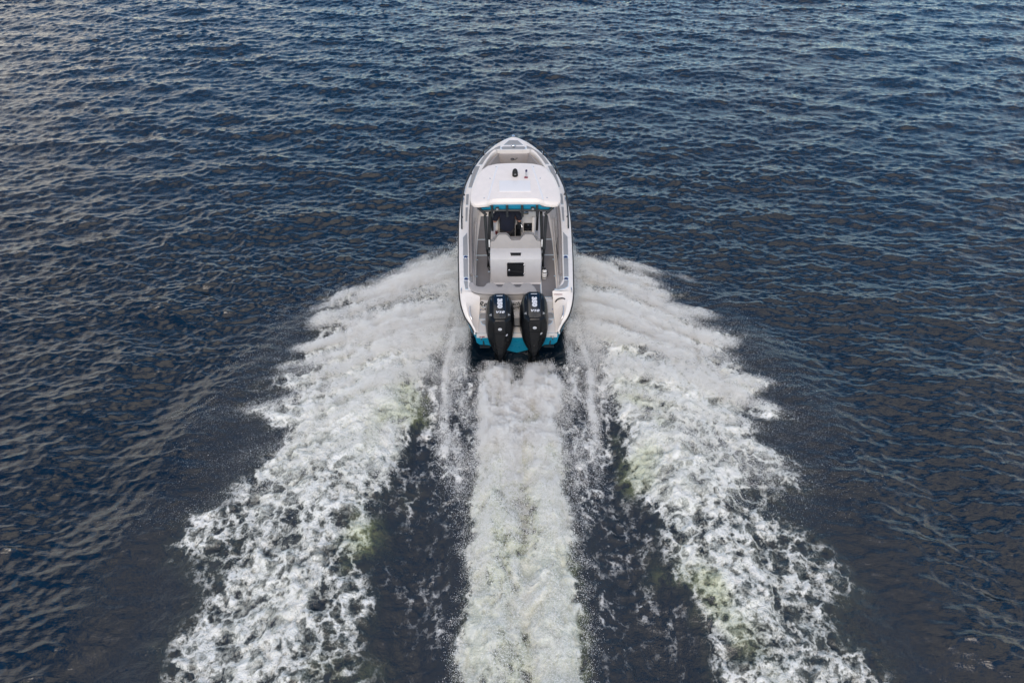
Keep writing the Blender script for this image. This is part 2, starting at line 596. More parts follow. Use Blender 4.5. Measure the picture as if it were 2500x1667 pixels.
me = bpy.data.meshes.new('water')
nv = nx * ny
me.vertices.add(nv)
me.vertices.foreach_set('co', np.stack([px, py, hz], 1).astype(np.float32).ravel())
ii, jj = np.meshgrid(np.arange(nx - 1), np.arange(ny - 1), indexing='xy')
a0 = (jj * nx + ii).ravel()
quads = np.stack([a0, a0 + 1, a0 + nx + 1, a0 + nx], 1).astype(np.int32)
nq = len(quads)
me.loops.add(nq * 4)
me.loops.foreach_set('vertex_index', quads.ravel())
me.polygons.add(nq)
me.polygons.foreach_set('loop_start', np.arange(0, nq * 4, 4, dtype=np.int32))
me.polygons.foreach_set('loop_total', np.full(nq, 4, dtype=np.int32))
me.update(calc_edges=True)
me.polygons.foreach_set('use_smooth', np.ones(nq, dtype=bool))
for nm, arr in (('foam', cov), ('aeration', aer), ('pitted', pit), ('turbulence', turb), ('distant', sstep(25, 60, np.hypot(xf, yf - 8)))):
    at = me.attributes.new(nm, 'FLOAT', 'POINT')
    at.data.foreach_set('value', arr.astype(np.float32))
water = link(bpy.data.objects.new('water', me))
tag(water, 'dark blue rippled open water with a white foaming wake', kind='structure')

wm = bpy.data.materials.new('sea_water')
wm.use_nodes = True
t = wm.node_tree
t.nodes.clear()
out_n = N(t, 'ShaderNodeOutputMaterial')
geo = N(t, 'ShaderNodeNewGeometry')


def attr(nm):
    n = N(t, 'ShaderNodeAttribute')
    n.attribute_name = nm
    return n.outputs['Fac']


def noise_at(scale, detail=4.0, rough=0.55, dist=0.0, stretch=(1, 1, 1)):
    mp = N(t, 'ShaderNodeMapping')
    mp.inputs['Scale'].default_value = stretch
    t.links.new(geo.outputs['Position'], mp.inputs['Vector'])
    n = N(t, 'ShaderNodeTexNoise', Scale=scale, Detail=detail, Roughness=rough, Distortion=dist)
    t.links.new(mp.outputs[0], n.inputs['Vector'])
    return n.outputs[0]


A_f, A_a, A_p, A_t = attr('foam'), attr('aeration'), attr('pitted'), attr('turbulence')
n_f1 = noise_at(7.0, 6.0, 0.62, 0.9)
n_f2 = noise_at(34.0, 4.0, 0.6, 0.4)
nf = math_n(t, 'ADD', math_n(t, 'MULTIPLY', math_n(t, 'SUBTRACT', n_f1, 0.5), 2.0), math_n(t, 'MULTIPLY', math_n(t, 'SUBTRACT', n_f2, 0.5), 0.9))
nall = math_n(t, 'ADD', math_n(t, 'MULTIPLY', A_t, 0.95), nf)
wv = N(t, 'ShaderNodeVectorMath', operation='ADD')
nvec = N(t, 'ShaderNodeTexNoise', Scale=1.9, Detail=5.0, Roughness=0.65)
t.links.new(geo.outputs['Position'], nvec.inputs['Vector'])
nsc = N(t, 'ShaderNodeVectorMath', operation='SCALE')
nsc.inputs['Scale'].default_value = 1.0
t.links.new(nvec.outputs['Color'], nsc.inputs[0])
t.links.new(geo.outputs['Position'], wv.inputs[0])
t.links.new(nsc.outputs[0], wv.inputs[1])
vor = N(t, 'ShaderNodeTexVoronoi', feature='DISTANCE_TO_EDGE', Scale=2.5)
t.links.new(wv.outputs[0], vor.inputs['Vector'])
lace = math_n(t, 'SUBTRACT', 0.55, smooth(t, vor.outputs['Distance'], 0.0, 0.22))
nall = math_n(t, 'ADD', nall, math_n(t, 'MULTIPLY', lace, 0.72))
lvl = math_n(t, 'ADD', nall, math_n(t, 'MULTIPLY', math_n(t, 'SUBTRACT', A_f, 0.5), 2.6))
mask0 = smooth(t, lvl, -0.42, 0.75)
mask = math_n(t, 'MULTIPLY', mask0, smooth(t, A_f, 0.03, 0.45))
# water body
deep = mixc(t, math_n(t, 'MULTIPLY', A_a, smooth(t, nall, -0.9, 0.6), clamp=True), (0.0006, 0.0042, 0.0095), (0.165, 0.18, 0.07))
rip = math_n(t, 'ADD', math_n(t, 'MULTIPLY', noise_at(6.0, 3.0, 0.6, 0.5, (0.5, 1.5, 1)), 0.014), math_n(t, 'MULTIPLY', noise_at(16.0, 3.0, 0.6, 0.6, (0.55, 1.5, 1)), 0.0075))
calm = math_n(t, 'SUBTRACT', 1.0, math_n(t, 'MULTIPLY', A_p, 0.25))
rip = math_n(t, 'ADD', math_n(t, 'MULTIPLY', rip, calm), math_n(t, 'MULTIPLY', math_n(t, 'MULTIPLY', noise_at(10.0, 4.0, 0.7), 0.026), A_p))
rip = math_n(t, 'ADD', rip, math_n(t, 'MULTIPLY', math_n(t, 'MULTIPLY', noise_at(1.5, 5.0, 0.62, 0.4, (0.6, 1.4, 1)), 0.20), attr('distant')))
bw = N(t, 'ShaderNodeBump')
bw.inputs['Strength'].default_value = 1.0
bw.inputs['Distance'].default_value = 1.0
t.links.new(rip, bw.inputs['Height'])
pw = N(t, 'ShaderNodeBsdfPrincipled')
t.links.new(deep, pw.inputs['Base Color'])
t.links.new(math_n(t, 'MULTIPLY_ADD', attr('distant'), 0.34, 0.06), pw.inputs['Roughness'])
pw.inputs['IOR'].default_value = 1.58
t.links.new(bw.outputs[0], pw.inputs['Normal'])
# foam
fcol = mixc(t, smooth(t, nall, -0.5, 1.0), (0.66, 0.66, 0.59), (0.95, 0.93, 0.89))
fcol2 = mixc(t, math_n(t, 'MULTIPLY', A_a, 0.6, clamp=True), fcol, (0.56, 0.59, 0.38))
bf = N(t, 'ShaderNodeBump')
bf.inputs['Strength'].default_value = 1.0
bf.inputs['Distance'].default_value = 1.0
t.links.new(math_n(t, 'ADD', math_n(t, 'MULTIPLY', n_f1, 0.10), math_n(t, 'MULTIPLY', n_f2, 0.022)), bf.inputs['Height'])
pf = N(t, 'ShaderNodeBsdfPrincipled')
t.links.new(fcol2, pf.inputs['Base Color'])
pf.inputs['Roughness'].default_value = 0.7
pf.inputs['Specular IOR Level'].default_value = 0.2
t.links.new(bf.outputs[0], pf.inputs['Normal'])
mx = N(t, 'ShaderNodeMixShader')
t.links.new(mask, mx.inputs[0])
t.links.new(pw.outputs[0], mx.inputs[1])
t.links.new(pf.outputs[0], mx.inputs[2])
t.links.new(mx.outputs[0], out_n.inputs[0])
me.materials.append(wm)

# ------------------------------------------------------------------ the boat (local frame, keel trimmed bow-up)
boat = bpy.data.objects.new('motor_boat', None)
link(boat)
boat.rotation_euler = (R(2.5), 0, 0)
tag(boat, 'white and teal centre console motor boat with hardtop and two black outboards', 'boat')

HB = [(0.03, 0.975), (0.12, 1.0), (0.24, 1.07), (0.36, 1.18), (0.57, 1.27), (0.9, 1.325), (1.4, 1.355), (2.2, 1.40), (3.6, 1.45), (4.5, 1.43), (5.0, 1.375), (5.6, 1.24), (6.2, 1.05), (6.7, 0.815), (7.1, 0.55), (7.33, 0.33), (7.45, 0.16), (7.5, 0.05)]
ZG = [(0.03, 0.50), (0.15, 0.535), (0.25, 0.59), (0.36, 0.69), (0.57, 0.83), (0.9, 0.92), (1.3, 0.95), (2.2, 0.97), (3.6, 1.0), (4.9, 1.07), (6.2, 1.16), (7.5, 1.25)]
IB = [(0.95, 0.84), (1.05, 0.95), (1.22, 1.08), (1.4, 1.11), (2.2, 1.14), (3.44, 1.19), (4.3, 1.19), (5.0, 1.13), (5.5, 1.03), (6.0, 0.87), (6.4, 0.74), (6.7, 0.60), (6.82, 0.48)]
BB = [(0.95, 0.82), (1.3, 1.02), (2.2, 1.03), (3.6, 1.03), (4.6, 1.0), (5.5, 0.82), (6.4, 0.52), (6.82, 0.40)]


def curve_fn(tab, n=12):
    c = catmull([(a, b, 0) for a, b in tab], n)
    ax_, ay_ = [p.x for p in c], [p.y for p in c]
    return lambda y: float(np.interp(y, ax_, ay_))


hb, zg, ib, bb = curve_fn(HB), curve_fn(ZG), curve_fn(IB), curve_fn(BB)
keel = curve_fn([(0.03, -0.16), (3.0, -0.17), (4.8, -0.12), (5.8, 0.05), (6.6, 0.38), (7.2, 0.80), (7.45, 1.08), (7.5, 1.2)])
chy = curve_fn([(0.03, 0.86), (0.5, 1.08), (1.2, 1.16), (3.6, 1.18), (5.0, 1.02), (6.0, 0.68), (6.8, 0.34), (7.3, 0.13), (7.5, 0.03)])
chz = curve_fn([(0.03, 0.16), (3.0, 0.17), (4.8, 0.30), (6.0, 0.52), (6.8, 0.75), (7.3, 1.0), (7.5, 1.2)])
stations = sorted(set([0.03, 0.07, 0.12, 0.18, 0.24, 0.3, 0.36, 0.45, 0.57, 0.75] + [0.9 + 0.22 * i for i in range(30) if 0.9 + 0.22 * i < 7.2] + [7.2, 7.3, 7.38, 7.44, 7.48, 7.5]))
# hull shell
v, f = [], []
for y in stations:
    w, z = hb(y), zg(y)
    half = [(0, keel(y)), (chy(y) * 0.55, keel(y) * 0.45 + chz(y) * 0.55), (chy(y), chz(y)), (chy(y) + 0.03, chz(y) + 0.05), (w * 0.55 + chy(y) * 0.45, chz(y) * 0.5 + z * 0.5), (w - 0.012, z - 0.05), (w - 0.01, z - 0.012)]
    ring = [(-a, y, b) for a, b in half[::-1]] + [(a, y, b) for a, b in half[1:]]
    v += ring
nr = 13
for i in range(len(stations) - 1):
    for k in range(nr - 1):
        f.append((i * nr + k, i * nr + k + 1, (i + 1) * nr + k + 1, (i + 1) * nr + k))
f.append(tuple(range(nr)))
hull = raw('hull', v, f, 'teal', boat, 40)
hull['label'] = 'teal planing hull below the black rub rail'

# white deck cap: gunwales, coaming walls, foredeck, stern quarters
v, f = [], []


def strip(rows):
    base = len(v)
    n = len(rows[0])
    for r in rows:
        v.extend(r)
    for i in range(len(rows) - 1):
        for k in range(n - 1):
            f.append((base + i * n + k, base + i * n + k + 1, base + (i + 1) * n + k + 1, base + (i + 1) * n + k))


cap_y = [y for y in stations if 0.95 < y < 6.82]
cap_y = [0.95, 1.0, 1.05] + [y for y in cap_y if y > 1.06] + [6.7, 6.78, 6.82]
cap_y = sorted(set(cap_y))
for s in (-1, 1):
    rows = []
    for y in cap_y:
        w, z, i_, b_ = hb(y), zg(y), ib(y), bb(y)
        rows.append([(s * w, y, z - 0.02), (s * (w - 0.008), y, z + 0.012), (s * (w - 0.04), y, z + 0.03), (s * (w - 0.10), y, z + 0.035), (s * (i_ + 0.035), y, z + 0.03),
                     (s * (i_ + 0.008), y, z + 0.02), (s * i_, y, z - 0.005), (s * (i_ + 0.0), y, z - 0.06), (s * (b_ * 0.45 + i_ * 0.55), y, z * 0.45 + 0.24), (s * b_, y, 0.40)])
    strip(rows)
fore_y = [6.82, 6.95, 7.1, 7.2, 7.3, 7.38, 7.44, 7.48, 7.5]
rows = []
for y in fore_y:
    w, z = hb(y), zg(y)
    rows.append([(-w, y, z - 0.02), (-w + 0.008, y, z + 0.012), (-w + min(0.04, w * 0.4), y, z + 0.03)] + [(u * max(w - 0.06, 0.0), y, z + 0.035) for u in (-0.95, -0.5, 0, 0.5, 0.95)] + [(w - min(0.04, w * 0.4), y, z + 0.03), (w - 0.008, y, z + 0.012), (w, y, z - 0.02)])
strip(rows)
# front wall of the bow well
strip([[(-0.48, 6.82, 1.238), (0.48, 6.82, 1.238)], [(-0.44, 6.80, 0.8), (0.44, 6.80, 0.8)], [(-0.40, 6.78, 0.40), (0.40, 6.78, 0.40)]])
qz = curve_fn([(0.05, 0.505), (0.3, 0.51), (0.5, 0.53), (0.66, 0.60), (0.80, 0.80), (0.95, 0.955)])
for s in (-1, 1):
    rows = []
    for y in [0.03, 0.07, 0.12, 0.18, 0.24, 0.3, 0.36, 0.45, 0.57, 0.68, 0.8, 0.88, 0.95]:
        w, z = hb(y), zg(y)
        q = qz(y)
        i_ = float(np.interp(y, [0.03, 0.3, 0.6, 0.95], [0.88, 0.89, 0.87, 0.84]))
        zz_ = max(z, q)
        if y > 0.94:
            q = z + 0.018
        rows.append([(s * w, y, z - 0.02), (s * (w - 0.01), y, z + 0.015), (s * (w - 0.045), y, z + 0.032), (s * (w * 0.72 + i_ * 0.28), y, z + 0.03), (s * (w * 0.4 + i_ * 0.6), y, z * 0.55 + q * 0.45 + 0.01), (s * (i_ + 0.03), y, q + 0.012), (s * i_, y, q)])
    strip(rows)
deck = raw('deck', v, f, 'white', boat, 38)
# transom bulkhead, swim platform
prof = [(1.30, 0.40), (0.93, 0.405), (0.92, 0.74), (0.90, 0.765), (0.85, 0.775), (0.81, 0.76), (0.735, 0.53), (0.72, 0.508), (0.68, 0.50), (0.06, 0.492), (0.015, 0.475), (0.0, 0.44), (0.0, 0.375), (0.03, 0.36)]
v, f = [], []
for xx in (-0.925, -0.45, 0, 0.45, 0.925):
    v += [(xx, a, b) for a, b in prof]
n = len(prof)
for i in range(4):
    for k in range(n - 1):
        f.append((i * n + k, i * n + k + 1, (i + 1) * n + k + 1, (i + 1) * n + k))
f += [tuple(range(n)), tuple(range(4 * n, 5 * n))]
transom = raw('transom_platform', v, f, 'unit', boat, 30)
# teal transom plate below the platform
slab('transom', [(-0.96, 0.40), (-0.93, 0.20), (-0.86, 0.13), (-0.4, 0.09), (0, 0.07), (0.4, 0.09), (0.86, 0.13), (0.93, 0.20), (0.96, 0.40)], 0, 0.03, 'teal', boat, 0.006,
     frame_of((0, 0.045, 0), (1, 0, 0), (0, 0, 1)))
# rub rail
rp = [(-hb(y) - 0.004, y, zg(y) - 0.022) for y in stations]
rub = rp + [(-x, y, z) for x, y, z in rp[::-1]]
tube('rub_rail', rub, 0.021, 'rubber', boat, 6)
# cockpit sole
sp_ = [y for y in cap_y]
v = [(-bb(y), y, 0.402) for y in sp_] + [(bb(y), y, 0.402) for y in sp_[::-1]]
raw('cockpit_sole', v, [tuple(range(len(v)))], 'white', boat)


def padded(name, pts, z, m, parent, grow=0.018, th=0.012):
    """foam pad with a pale trim sheet under its edge"""
    c = Vector((sum(p[0] for p in pts) / len(pts), sum(p[1] for p in pts) / len(pts)))
    big = []
    for p in pts:
        d = Vector(p) - c
        big.append(tuple(c + d + d.normalized() * grow))
    zf = z if callable(z) else (lambda x, y: z)
    o = slab(name, pts, lambda x, y: zf(x, y) + 0.004, th, m, parent, 0.003)
    e = slab('pad_trim', big, zf, 0.007, 'edge', o)
    return o


gz = lambda x, y: zg(y) + 0.031
PADS = [
    [(-0.28, 7.07), (0.28, 7.07), (0.12, 7.30), (-0.12, 7.30)],
    [(-0.34, 6.87), (-0.30, 6.85), (0.30, 6.85), (0.34, 6.87), (0.34, 6.95), (0.30, 6.98), (-0.30, 6.98), (-0.34, 6.95)],
]
for s in (-1, 1):
    PADS += [
        [(s * x, y) for x, y in [(0.39, 6.88), (0.39, 7.02), (0.52, 6.93), (0.72, 6.70), (0.88, 6.45), (1.0, 6.12), (0.90, 6.12), (0.80, 6.39), (0.66, 6.70), (0.56, 6.85)]],
        [(s * x, y) for x, y in [(1.10, 6.02), (0.965, 6.02), (1.08, 5.55), (1.165, 5.06), (1.25, 5.06), (1.20, 5.45)]],
        [(s * x, y) for x, y in [(1.30, 4.74), (1.235, 4.75), (1.24, 4.31), (1.30, 4.31)]],
        [(s * x, y) for x, y in [(1.30, 4.17), (1.245, 4.18), (1.24, 3.61), (1.285, 3.61)]],
        [(s * x, y) for x, y in [(1.32, 2.92), (1.225, 3.12), (1.18, 2.22), (1.29, 2.22)]],
        [(s * x, y) for x, y in [(1.28, 2.10), (1.175, 2.10), (1.145, 1.42), (1.245, 1.42)]],
    ]
PADS.append([(-1.235, 1.28), (-1.15, 1.28), (-1.13, 1.02), (-1.19, 1.02)])
PADS.append([(1.14, 1.28), (1.235, 1.28), (1.20, 1.08), (1.12, 1.02), (0.98, 0.98), (0.90, 1.0), (1.04, 1.09), (1.10, 1.16)])
for p in PADS:
    padded('deck_pad', p, gz, 'pad', boat)
for s in (-1, 1):
    padded('step_pad', [(s * x, y) for x, y in [(0.60, 0.49), (0.60, 0.675), (0.82, 0.675), (0.855, 0.64), (0.865, 0.50)]], 0.496, 'pad', boat)
    padded('step_pad', [(s * x, y) for x, y in [(0.60, 0.455), (0.72, 0.455), (0.83, 0.41), (0.80, 0.33), (0.72, 0.28), (0.60, 0.27)]], 0.496, 'pad', boat)
    for q in ([(0.70, 3.68), (0.70, 4.70), (0.93, 4.70), (0.985, 3.67)], [(0.68, 3.0), (0.68, 3.62), (0.985, 3.62), (1.0, 3.0)], [(0.64, 1.36), (0.64, 2.95), (1.0, 2.95), (0.985, 1.5), (0.97, 1.36)]):
        padded('sole_pad', [(s * x, y) for x, y in q], 0.404, 'sole', boat)
    for y in (2.78, 2.12):
        box('hatch_latch', (s * 0.985, y, 0.427), (0.055, 0.028, 0.012), 'edge', boat, 0.004)
    box('hatch_latch', (s * 0.67, 2.30, 0.427), (0.05, 0.028, 0.012), 'edge', boat, 0.004)
padded('sole_pad', [(-0.60, 1.36), (-0.60, 1.82), (0.60, 1.82), (0.60, 1.36)], 0.404, 'sole', boat)

# rod holders set in the gunwale, cleats, fittings
for x, y in ((-1.225, 2.16), (-1.185, 1.35), (1.225, 2.14), (1.185, 1.34)):
    o = lathe('gunwale_rod_holder', [(0.055, 0), (0.055, 0.012), (0.05, 0.016), (0.036, 0.016)], 'silver', boat, 20, Matrix.Translation((x, y, zg(y) + 0.03)) @ Matrix.Diagonal((1, 0.85, 1, 1)))
    lathe('holder_bore', [(0.035, 0), (0.035, 0.019)], 'navy', o, 16, Matrix.Translation((x, y, zg(y) + 0.03)))
for s in (-1, 1):
    for y, xx in ((0.95, 1.285), (4.5, 1.36), (6.62, 0.83)):
        o = tube('cleat', [(s * xx, y - 0.09, zg(y) + 0.055), (s * xx, y - 0.045, zg(y) + 0.07), (s * xx, y + 0.045, zg(y) + 0.07), (s * xx, y + 0.09, zg(y) + 0.055)], 0.012, 'silver', boat, 6)
        for d in (-0.03, 0.03):
            tube('cleat_foot', [(s * xx, y + d, zg(y) + 0.02), (s * xx, y + d, zg(y) + 0.07)], 0.011, 'silver', o, 6)
    tube('grab_handle', [(s * 1.03, 0.33, 0.645), (s * 1.065, 0.40, 0.71), (s * 1.09, 0.52, 0.78), (s * 1.085, 0.60, 0.81)], 0.02, 'silver', boat, 8, curve=4)
    box('stern_light', (s * 0.965, 0.02, 0.50), (0.035, 0.04, 0.06), 'plast', boat, 0.01)
    tube('lifting_eye', [(s * 0.82, -0.0, 0.42), (s * 0.82, -0.035, 0.40), (s * 0.82, -0.035, 0.34), (s * 0.82, 0.03, 0.33)], 0.012, 'silver', boat, 6)
    tab = box('trim_tab', (s * 0.74, -0.01, 0.10), (0.24, 0.09, 0.012), 'black', boat, 0.004)
    tube('tab_actuator', [(s * 0.78, 0.04, 0.30), (s * 0.76, -0.02, 0.105)], 0.016, 'black', tab, 8)
tube('grab_handle', [(0.90, 0.74, 0.79), (0.95, 0.77, 0.845), (1.03, 0.78, 0.875), (1.10, 0.76, 0.885), (1.14, 0.72, 0.87)], 0.016, 'rubber', boat, 8, curve=4)
box('boarding_slot', (0.97, 0.86, 0.925), (0.20, 0.012, 0.012), 'maroon', boat, 0.003)
box('anchor_roller', (0, 7.50, 1.29), (0.09, 0.12, 0.05), 'silver', boat, 0.012)
lathe('windlass_cap', [(0.055, 0), (0.055, 0.02), (0.04, 0.03)], 'silver', boat, 18, Matrix.Translation((0.0, 7.02, zg(7.02) + 0.034)) @ Matrix.Diagonal((1.5, 0.5, 1, 1)))
text('hatch_mark', 'Sf', 0.07, frame_of((0.0, 6.915, zg(6.92) + 0.05), (1, 0, 0), (0, 1, 0)), 'ink', boat, 0.3, 1.4)

# bow rails
for s in (-1, 1):
    pts = [(s * 0.36, 7.30), (s * 0.63, 6.98), (s * 0.87, 6.60), (s * 1.08, 6.08), (s * 1.20, 5.70), (s * 1.31, 5.2), (s * 1.375, 4.75), (s * 1.395, 4.3), (s * 1.39, 3.8), (s * 1.365, 3.26)]
    hgt = [0.04, 0.10, 0.12, 0.125, 0.12, 0.11, 0.075, 0.07, 0.065, 0.04]
    P = [(x, y, zg(y) + 0.03 + h_) for (x, y), h_ in zip(pts, hgt)]
    rail = tube('bow_rail', P, 0.019, 'black', boat, 8, curve=4)
    for i in (2, 4, 6, 8):
        x, y, z = P[i]
        tube('rail_post', [(x, y, z), (x * 0.985, y - 0.02, zg(y) + 0.015)], 0.014, 'black', rail, 6)
        lathe('post_foot', [(0.026, 0), (0.026, 0.008), (0.016, 0.014)], 'black', rail, 10, Matrix.Translation((x * 0.985, y - 0.02, zg(y) + 0.026)))

# coaming bolsters, side door
for s in (-1, 1):
    P = []
    for y in np.linspace(1.65, 5.0, 16):
        P.append((s * (ib(y) - 0.035), y, zg(y) - 0.10))
    bm = bmesh.new()
    tube('coaming_bolster', P, [0.05] * 16, 'taupe2', boat, 8)
    tube('toe_rail', [(s * 1.045, y, 0.60) for y in np.linspace(1.5, 4.3, 8)], 0.012, 'white', boat, 6)
slab('side_door_window', [(0, 0), (0.62, 0.0), (0.70, 0.20), (0.30, 0.22)], 0, 0.01, 'gloss', boat, 0.002, frame_of((1.065, 2.55, 0.56), (0, 1, 0), (0.16, 0, 1)))
slab('side_door_frame', [(-0.06, -0.05), (0.68, -0.05), (0.78, 0.25), (0.26, 0.27)], 0, 0.006, 'unit', boat, 0.002, frame_of((1.070, 2.55, 0.56), (0, 1, 0), (0.16, 0, 1)))

# bow well: seats, cushions, emblem
for s in (-1, 1):
    slab('bow_seat', [(s * 0.30, 4.95), (s * 0.92, 4.95), (s * 0.86, 5.45), (s * 0.62, 6.2), (s * 0.42, 6.70), (s * 0.24, 6.55), (s * 0.30, 6.0)], 0.41, 0.32, 'white', boat, 0.02)
    slab('bow_cushion', [(s * 0.33, 5.0), (s * 0.94, 5.0), (s * 0.90, 5.45), (s * 0.66, 6.2), (s * 0.45, 6.68), (s * 0.27, 6.53), (s * 0.33, 6.0)], 0.735, 0.07, 'taupe', boat, 0.025)
    # side backrests
    P0 = Vector((s * 0.475, 6.79, 0))
    P1 = Vector((s * 0.885, 5.86, 0))
    v = []
    for zz_, off in ((0.82, -0.06), (1.155, -0.004)):
        for P in (P0, P1):
            v.append((P.x + s * off, P.y, zz_))
    for zz_, off in ((0.82, -0.15), (1.155, -0.06)):
        for P in (P0, P1):
            v.append((P.x + s * off, P.y, zz_))
    raw('side_backrest', v, [(0, 1, 3, 2), (4, 5, 7, 6), (0, 1, 5, 4), (2, 3, 7, 6), (0, 2, 6, 4), (1, 3, 7, 5)], 'bow', boat)
box('bow_backrest', (0, 6.755, 0.985), (0.86, 0.07, 0.31), 'bow', boat, 0.025, ('X', -4))
emf = frame_of((0.0, 6.712, 1.0), (1, 0, 0), (0, 0.06, 1))
em = tube('bow_emblem', [emf @ Vector((0.05 * math.cos(a) - 0.03, 0.030 * math.sin(a), 0.0)) for a in np.linspace(0.3, 6.0, 14)], 0.009, 'ink', boat, 5)
tube('emblem_stroke', [emf @ Vector(p) for p in ((-0.05, -0.005, 0.004), (-0.01, 0.01, 0.004), (0.03, -0.02, 0.004), (0.06, -0.01, 0.004), (0.085, 0.03, 0.004), (0.12, 0.035, 0.004))], 0.008, 'ink', em, 5, curve=3)

# hardtop
HT = [(0, 2.705), (0.3, 2.705), (0.56, 2.70), (0.64, 2.665), (0.72, 2.61), (0.90, 2.585), (1.0, 2.615), (1.06, 2.70), (1.085, 2.85), (1.08, 3.1), (1.06, 3.36), (1.02, 3.62), (0.96, 3.88), (0.86, 4.13), (0.72, 4.30), (0.50, 4.39), (0.26, 4.42), (0, 4.43)]
HTF = HT + [(-x, y) for x, y in HT[-2:0:-1]]
HZ = 2.215


def htz(x, y):
    return HZ + 0.075 * max(0, 1 - (abs(x) / 1.1) ** 2.6) * max(0, 1 - ((y - 3.5) / 1.05) ** 4) + 0.02


rings = []
for sc, dz in ((0.97, -0.075), (1.0, -0.06), (1.004, -0.02), (0.996, 0.005), (0.975, 0.02)):
    rings.append([(x * sc, 3.5 + (y - 3.5) * sc, HZ + dz) for x, y in HTF])
for sc in (0.93, 0.85, 0.72, 0.55, 0.35, 0.15):
    rings.append([(x * sc, 3.5 + (y - 3.5) * sc, htz(x * sc, 3.5 + (y - 3.5) * sc)) for x, y in HTF])
hard = loft('hardtop', rings, 'top', boat, 30)
hard['label'] = 'white hardtop roof over the helm'
slab('roof_panel', [(-0.39, 3.02), (0.37, 3.02), (0.37, 3.50), (-0.39, 3.50)], lambda x, y: htz(0.2, 3.2) - 0.012, 0.02, 'panel', hard, 0.008)
for s in (-1, 1):
    P = [(s * (0.44 + 0.22 * (1 - (y - 2.7) / 1.5)), y, 0) for y in np.linspace(2.72, 4.2, 10)]
    bm = bmesh.new()
    rr = []
    for x, y, _ in P:
        rr.append([bm.verts.new((x - 0.035, y, htz(x - 0.035, y) - 0.012)), bm.verts.new((x - 0.015, y, htz(x, y) + 0.008)), bm.verts.new((x + 0.015, y, htz(x, y) + 0.008)), bm.verts.new((x + 0.035, y, htz(x + 0.035, y) - 0.012))])
    for i in range(9):
        for k in range(3):
            bm.faces.new((rr[i][k], rr[i][k + 1], rr[i + 1][k + 1], rr[i + 1][k]))
    obj('roof_rib', bm, 'panel', hard, 60)
    for x, y in ((0.47, 4.16), (0.62, 3.62), (0.75, 2.80)):
        lathe('roof_bolt', [(0.018, 0), (0.018, 0.008), (0.01, 0.013)], 'silver', hard, 10, Matrix.Translation((s * x, y, htz(x, y) - 0.002)))
rad = lathe('radar_dome', [(0.072, 0), (0.076, 0.015), (0.072, 0.10), (0.06, 0.15), (0.035, 0.18), (0.01, 0.19)], 'matte', hard, 24, Matrix.Translation((0.0, 3.73, htz(0, 3.73) - 0.004)) @ Matrix.Diagonal((0.95, 1.1, 1, 1)))
box('dome_badge', (0.0, 3.651, htz(0, 3.73) + 0.08), (0.05, 0.006, 0.02), 'pad', rad, 0.002)
ml = box('anchor_light_base', (0.27, 3.63, htz(0.27, 3.63) + 0.01), (0.085, 0.06, 0.025), 'maroon', hard, 0.006)
tube('anchor_light_stem', [(0.275, 3.65, htz(0.27, 3.63) + 0.02), (0.275, 3.67, htz(0.27, 3.63) + 0.15)], 0.022, 'silver', ml, 10)
lathe('anchor_light_lens', [(0.025, 0), (0.028, 0.02), (0.028, 0.035), (0.015, 0.05)], 'navy', ml, 14, Matrix.Translation((0.275, 3.672, htz(0.27, 3.63) + 0.15)))
# teal valance under the rear lip
val = slab('rear_valance', [(-0.92, 0.055), (-0.64, 0.065), (-0.58, 0.14), (0.58, 0.14), (0.64, 0.065), (0.92, 0.055), (0.92, 0.02), (0.62, -0.03), (-0.62, -0.03), (-0.92, 0.02)], 0, 0.05, 'teal', boat, 0.006, frame_of((0, 2.715, 2.02), (1, 0, 0), (0, 0.02, 1)))
for x in (-0.44, 0.41):
    sl = box('deck_light', (x, 2.645, 2.085), (0.085, 0.05, 0.075), 'black', boat, 0.01)
    box('light_lens', (x, 2.618, 2.075), (0.055, 0.006, 0.05), 'pad', sl, 0.002)
# pipework
tube('rear_crossbar', [(-0.80, 2.64, 2.02), (-0.5, 2.635, 2.035), (0, 2.63, 2.04), (0.5, 2.635, 2.035), (0.80, 2.64, 2.02)], 0.03, 'black', boat, 10)
for x in (-0.565, -0.205, 0.155, 0.51):
    o = tube('rod_holder', [(x, 2.655, 2.17), (x + 0.004, 2.57, 1.90)], 0.031, 'black', boat, 12)
    tube('holder_bore', [(x, 2.6565, 2.174), (x, 2.655, 2.168)], 0.025, 'gloss', o, 12)
for s in (-1, 1):
    o = tube('rod_holder', [(s * 0.91, 2.66, 2.12), (s * 0.70, 2.60, 1.93)], 0.033, 'black', boat, 12)
    tube('support_pipe', [(s * 0.74, 2.64, 2.02), (s * 0.735, 2.60, 1.90), (s * 0.70, 2.36, 1.1), (s * 0.68, 2.22, 0.66), (s * 0.63, 2.16, 0.60)], 0.036, 'black', boat, 10)
    tube('support_pipe', [(s * 0.60, 2.80, 2.12), (s * 0.62, 2.72, 1.9), (s * 0.655, 2.52, 1.1), (s * 0.66, 2.46, 0.80)], 0.036, 'black', boat, 10)
    tube('support_pipe', [(s * 0.66, 4.15, 2.14), (s * 0.62, 4.1, 1.7), (s * 0.60, 4.0, 0.45)], 0.034, 'black', boat, 10)
    tube('side_pipe', [(s * 0.64, 2.9, 2.13), (s * 0.70, 3.5, 2.13), (s * 0.66, 4.15, 2.13)], 0.028, 'black', boat, 8)
    for z in (0.78, 0.98):
        y = float(np.interp(z, [0.6, 1.1], [2.36, 2.48]))
        lathe('pipe_fitting', [(0.02, -0.045), (0.02, 0.045)], 'silver', boat, 8, Matrix.Translation((s * 0.65, y - 0.04, z)))
    box('speaker', (s * 0.80, 2.93, 1.93), (0.15, 0.13, 0.17), 'black', boat, 0.03)

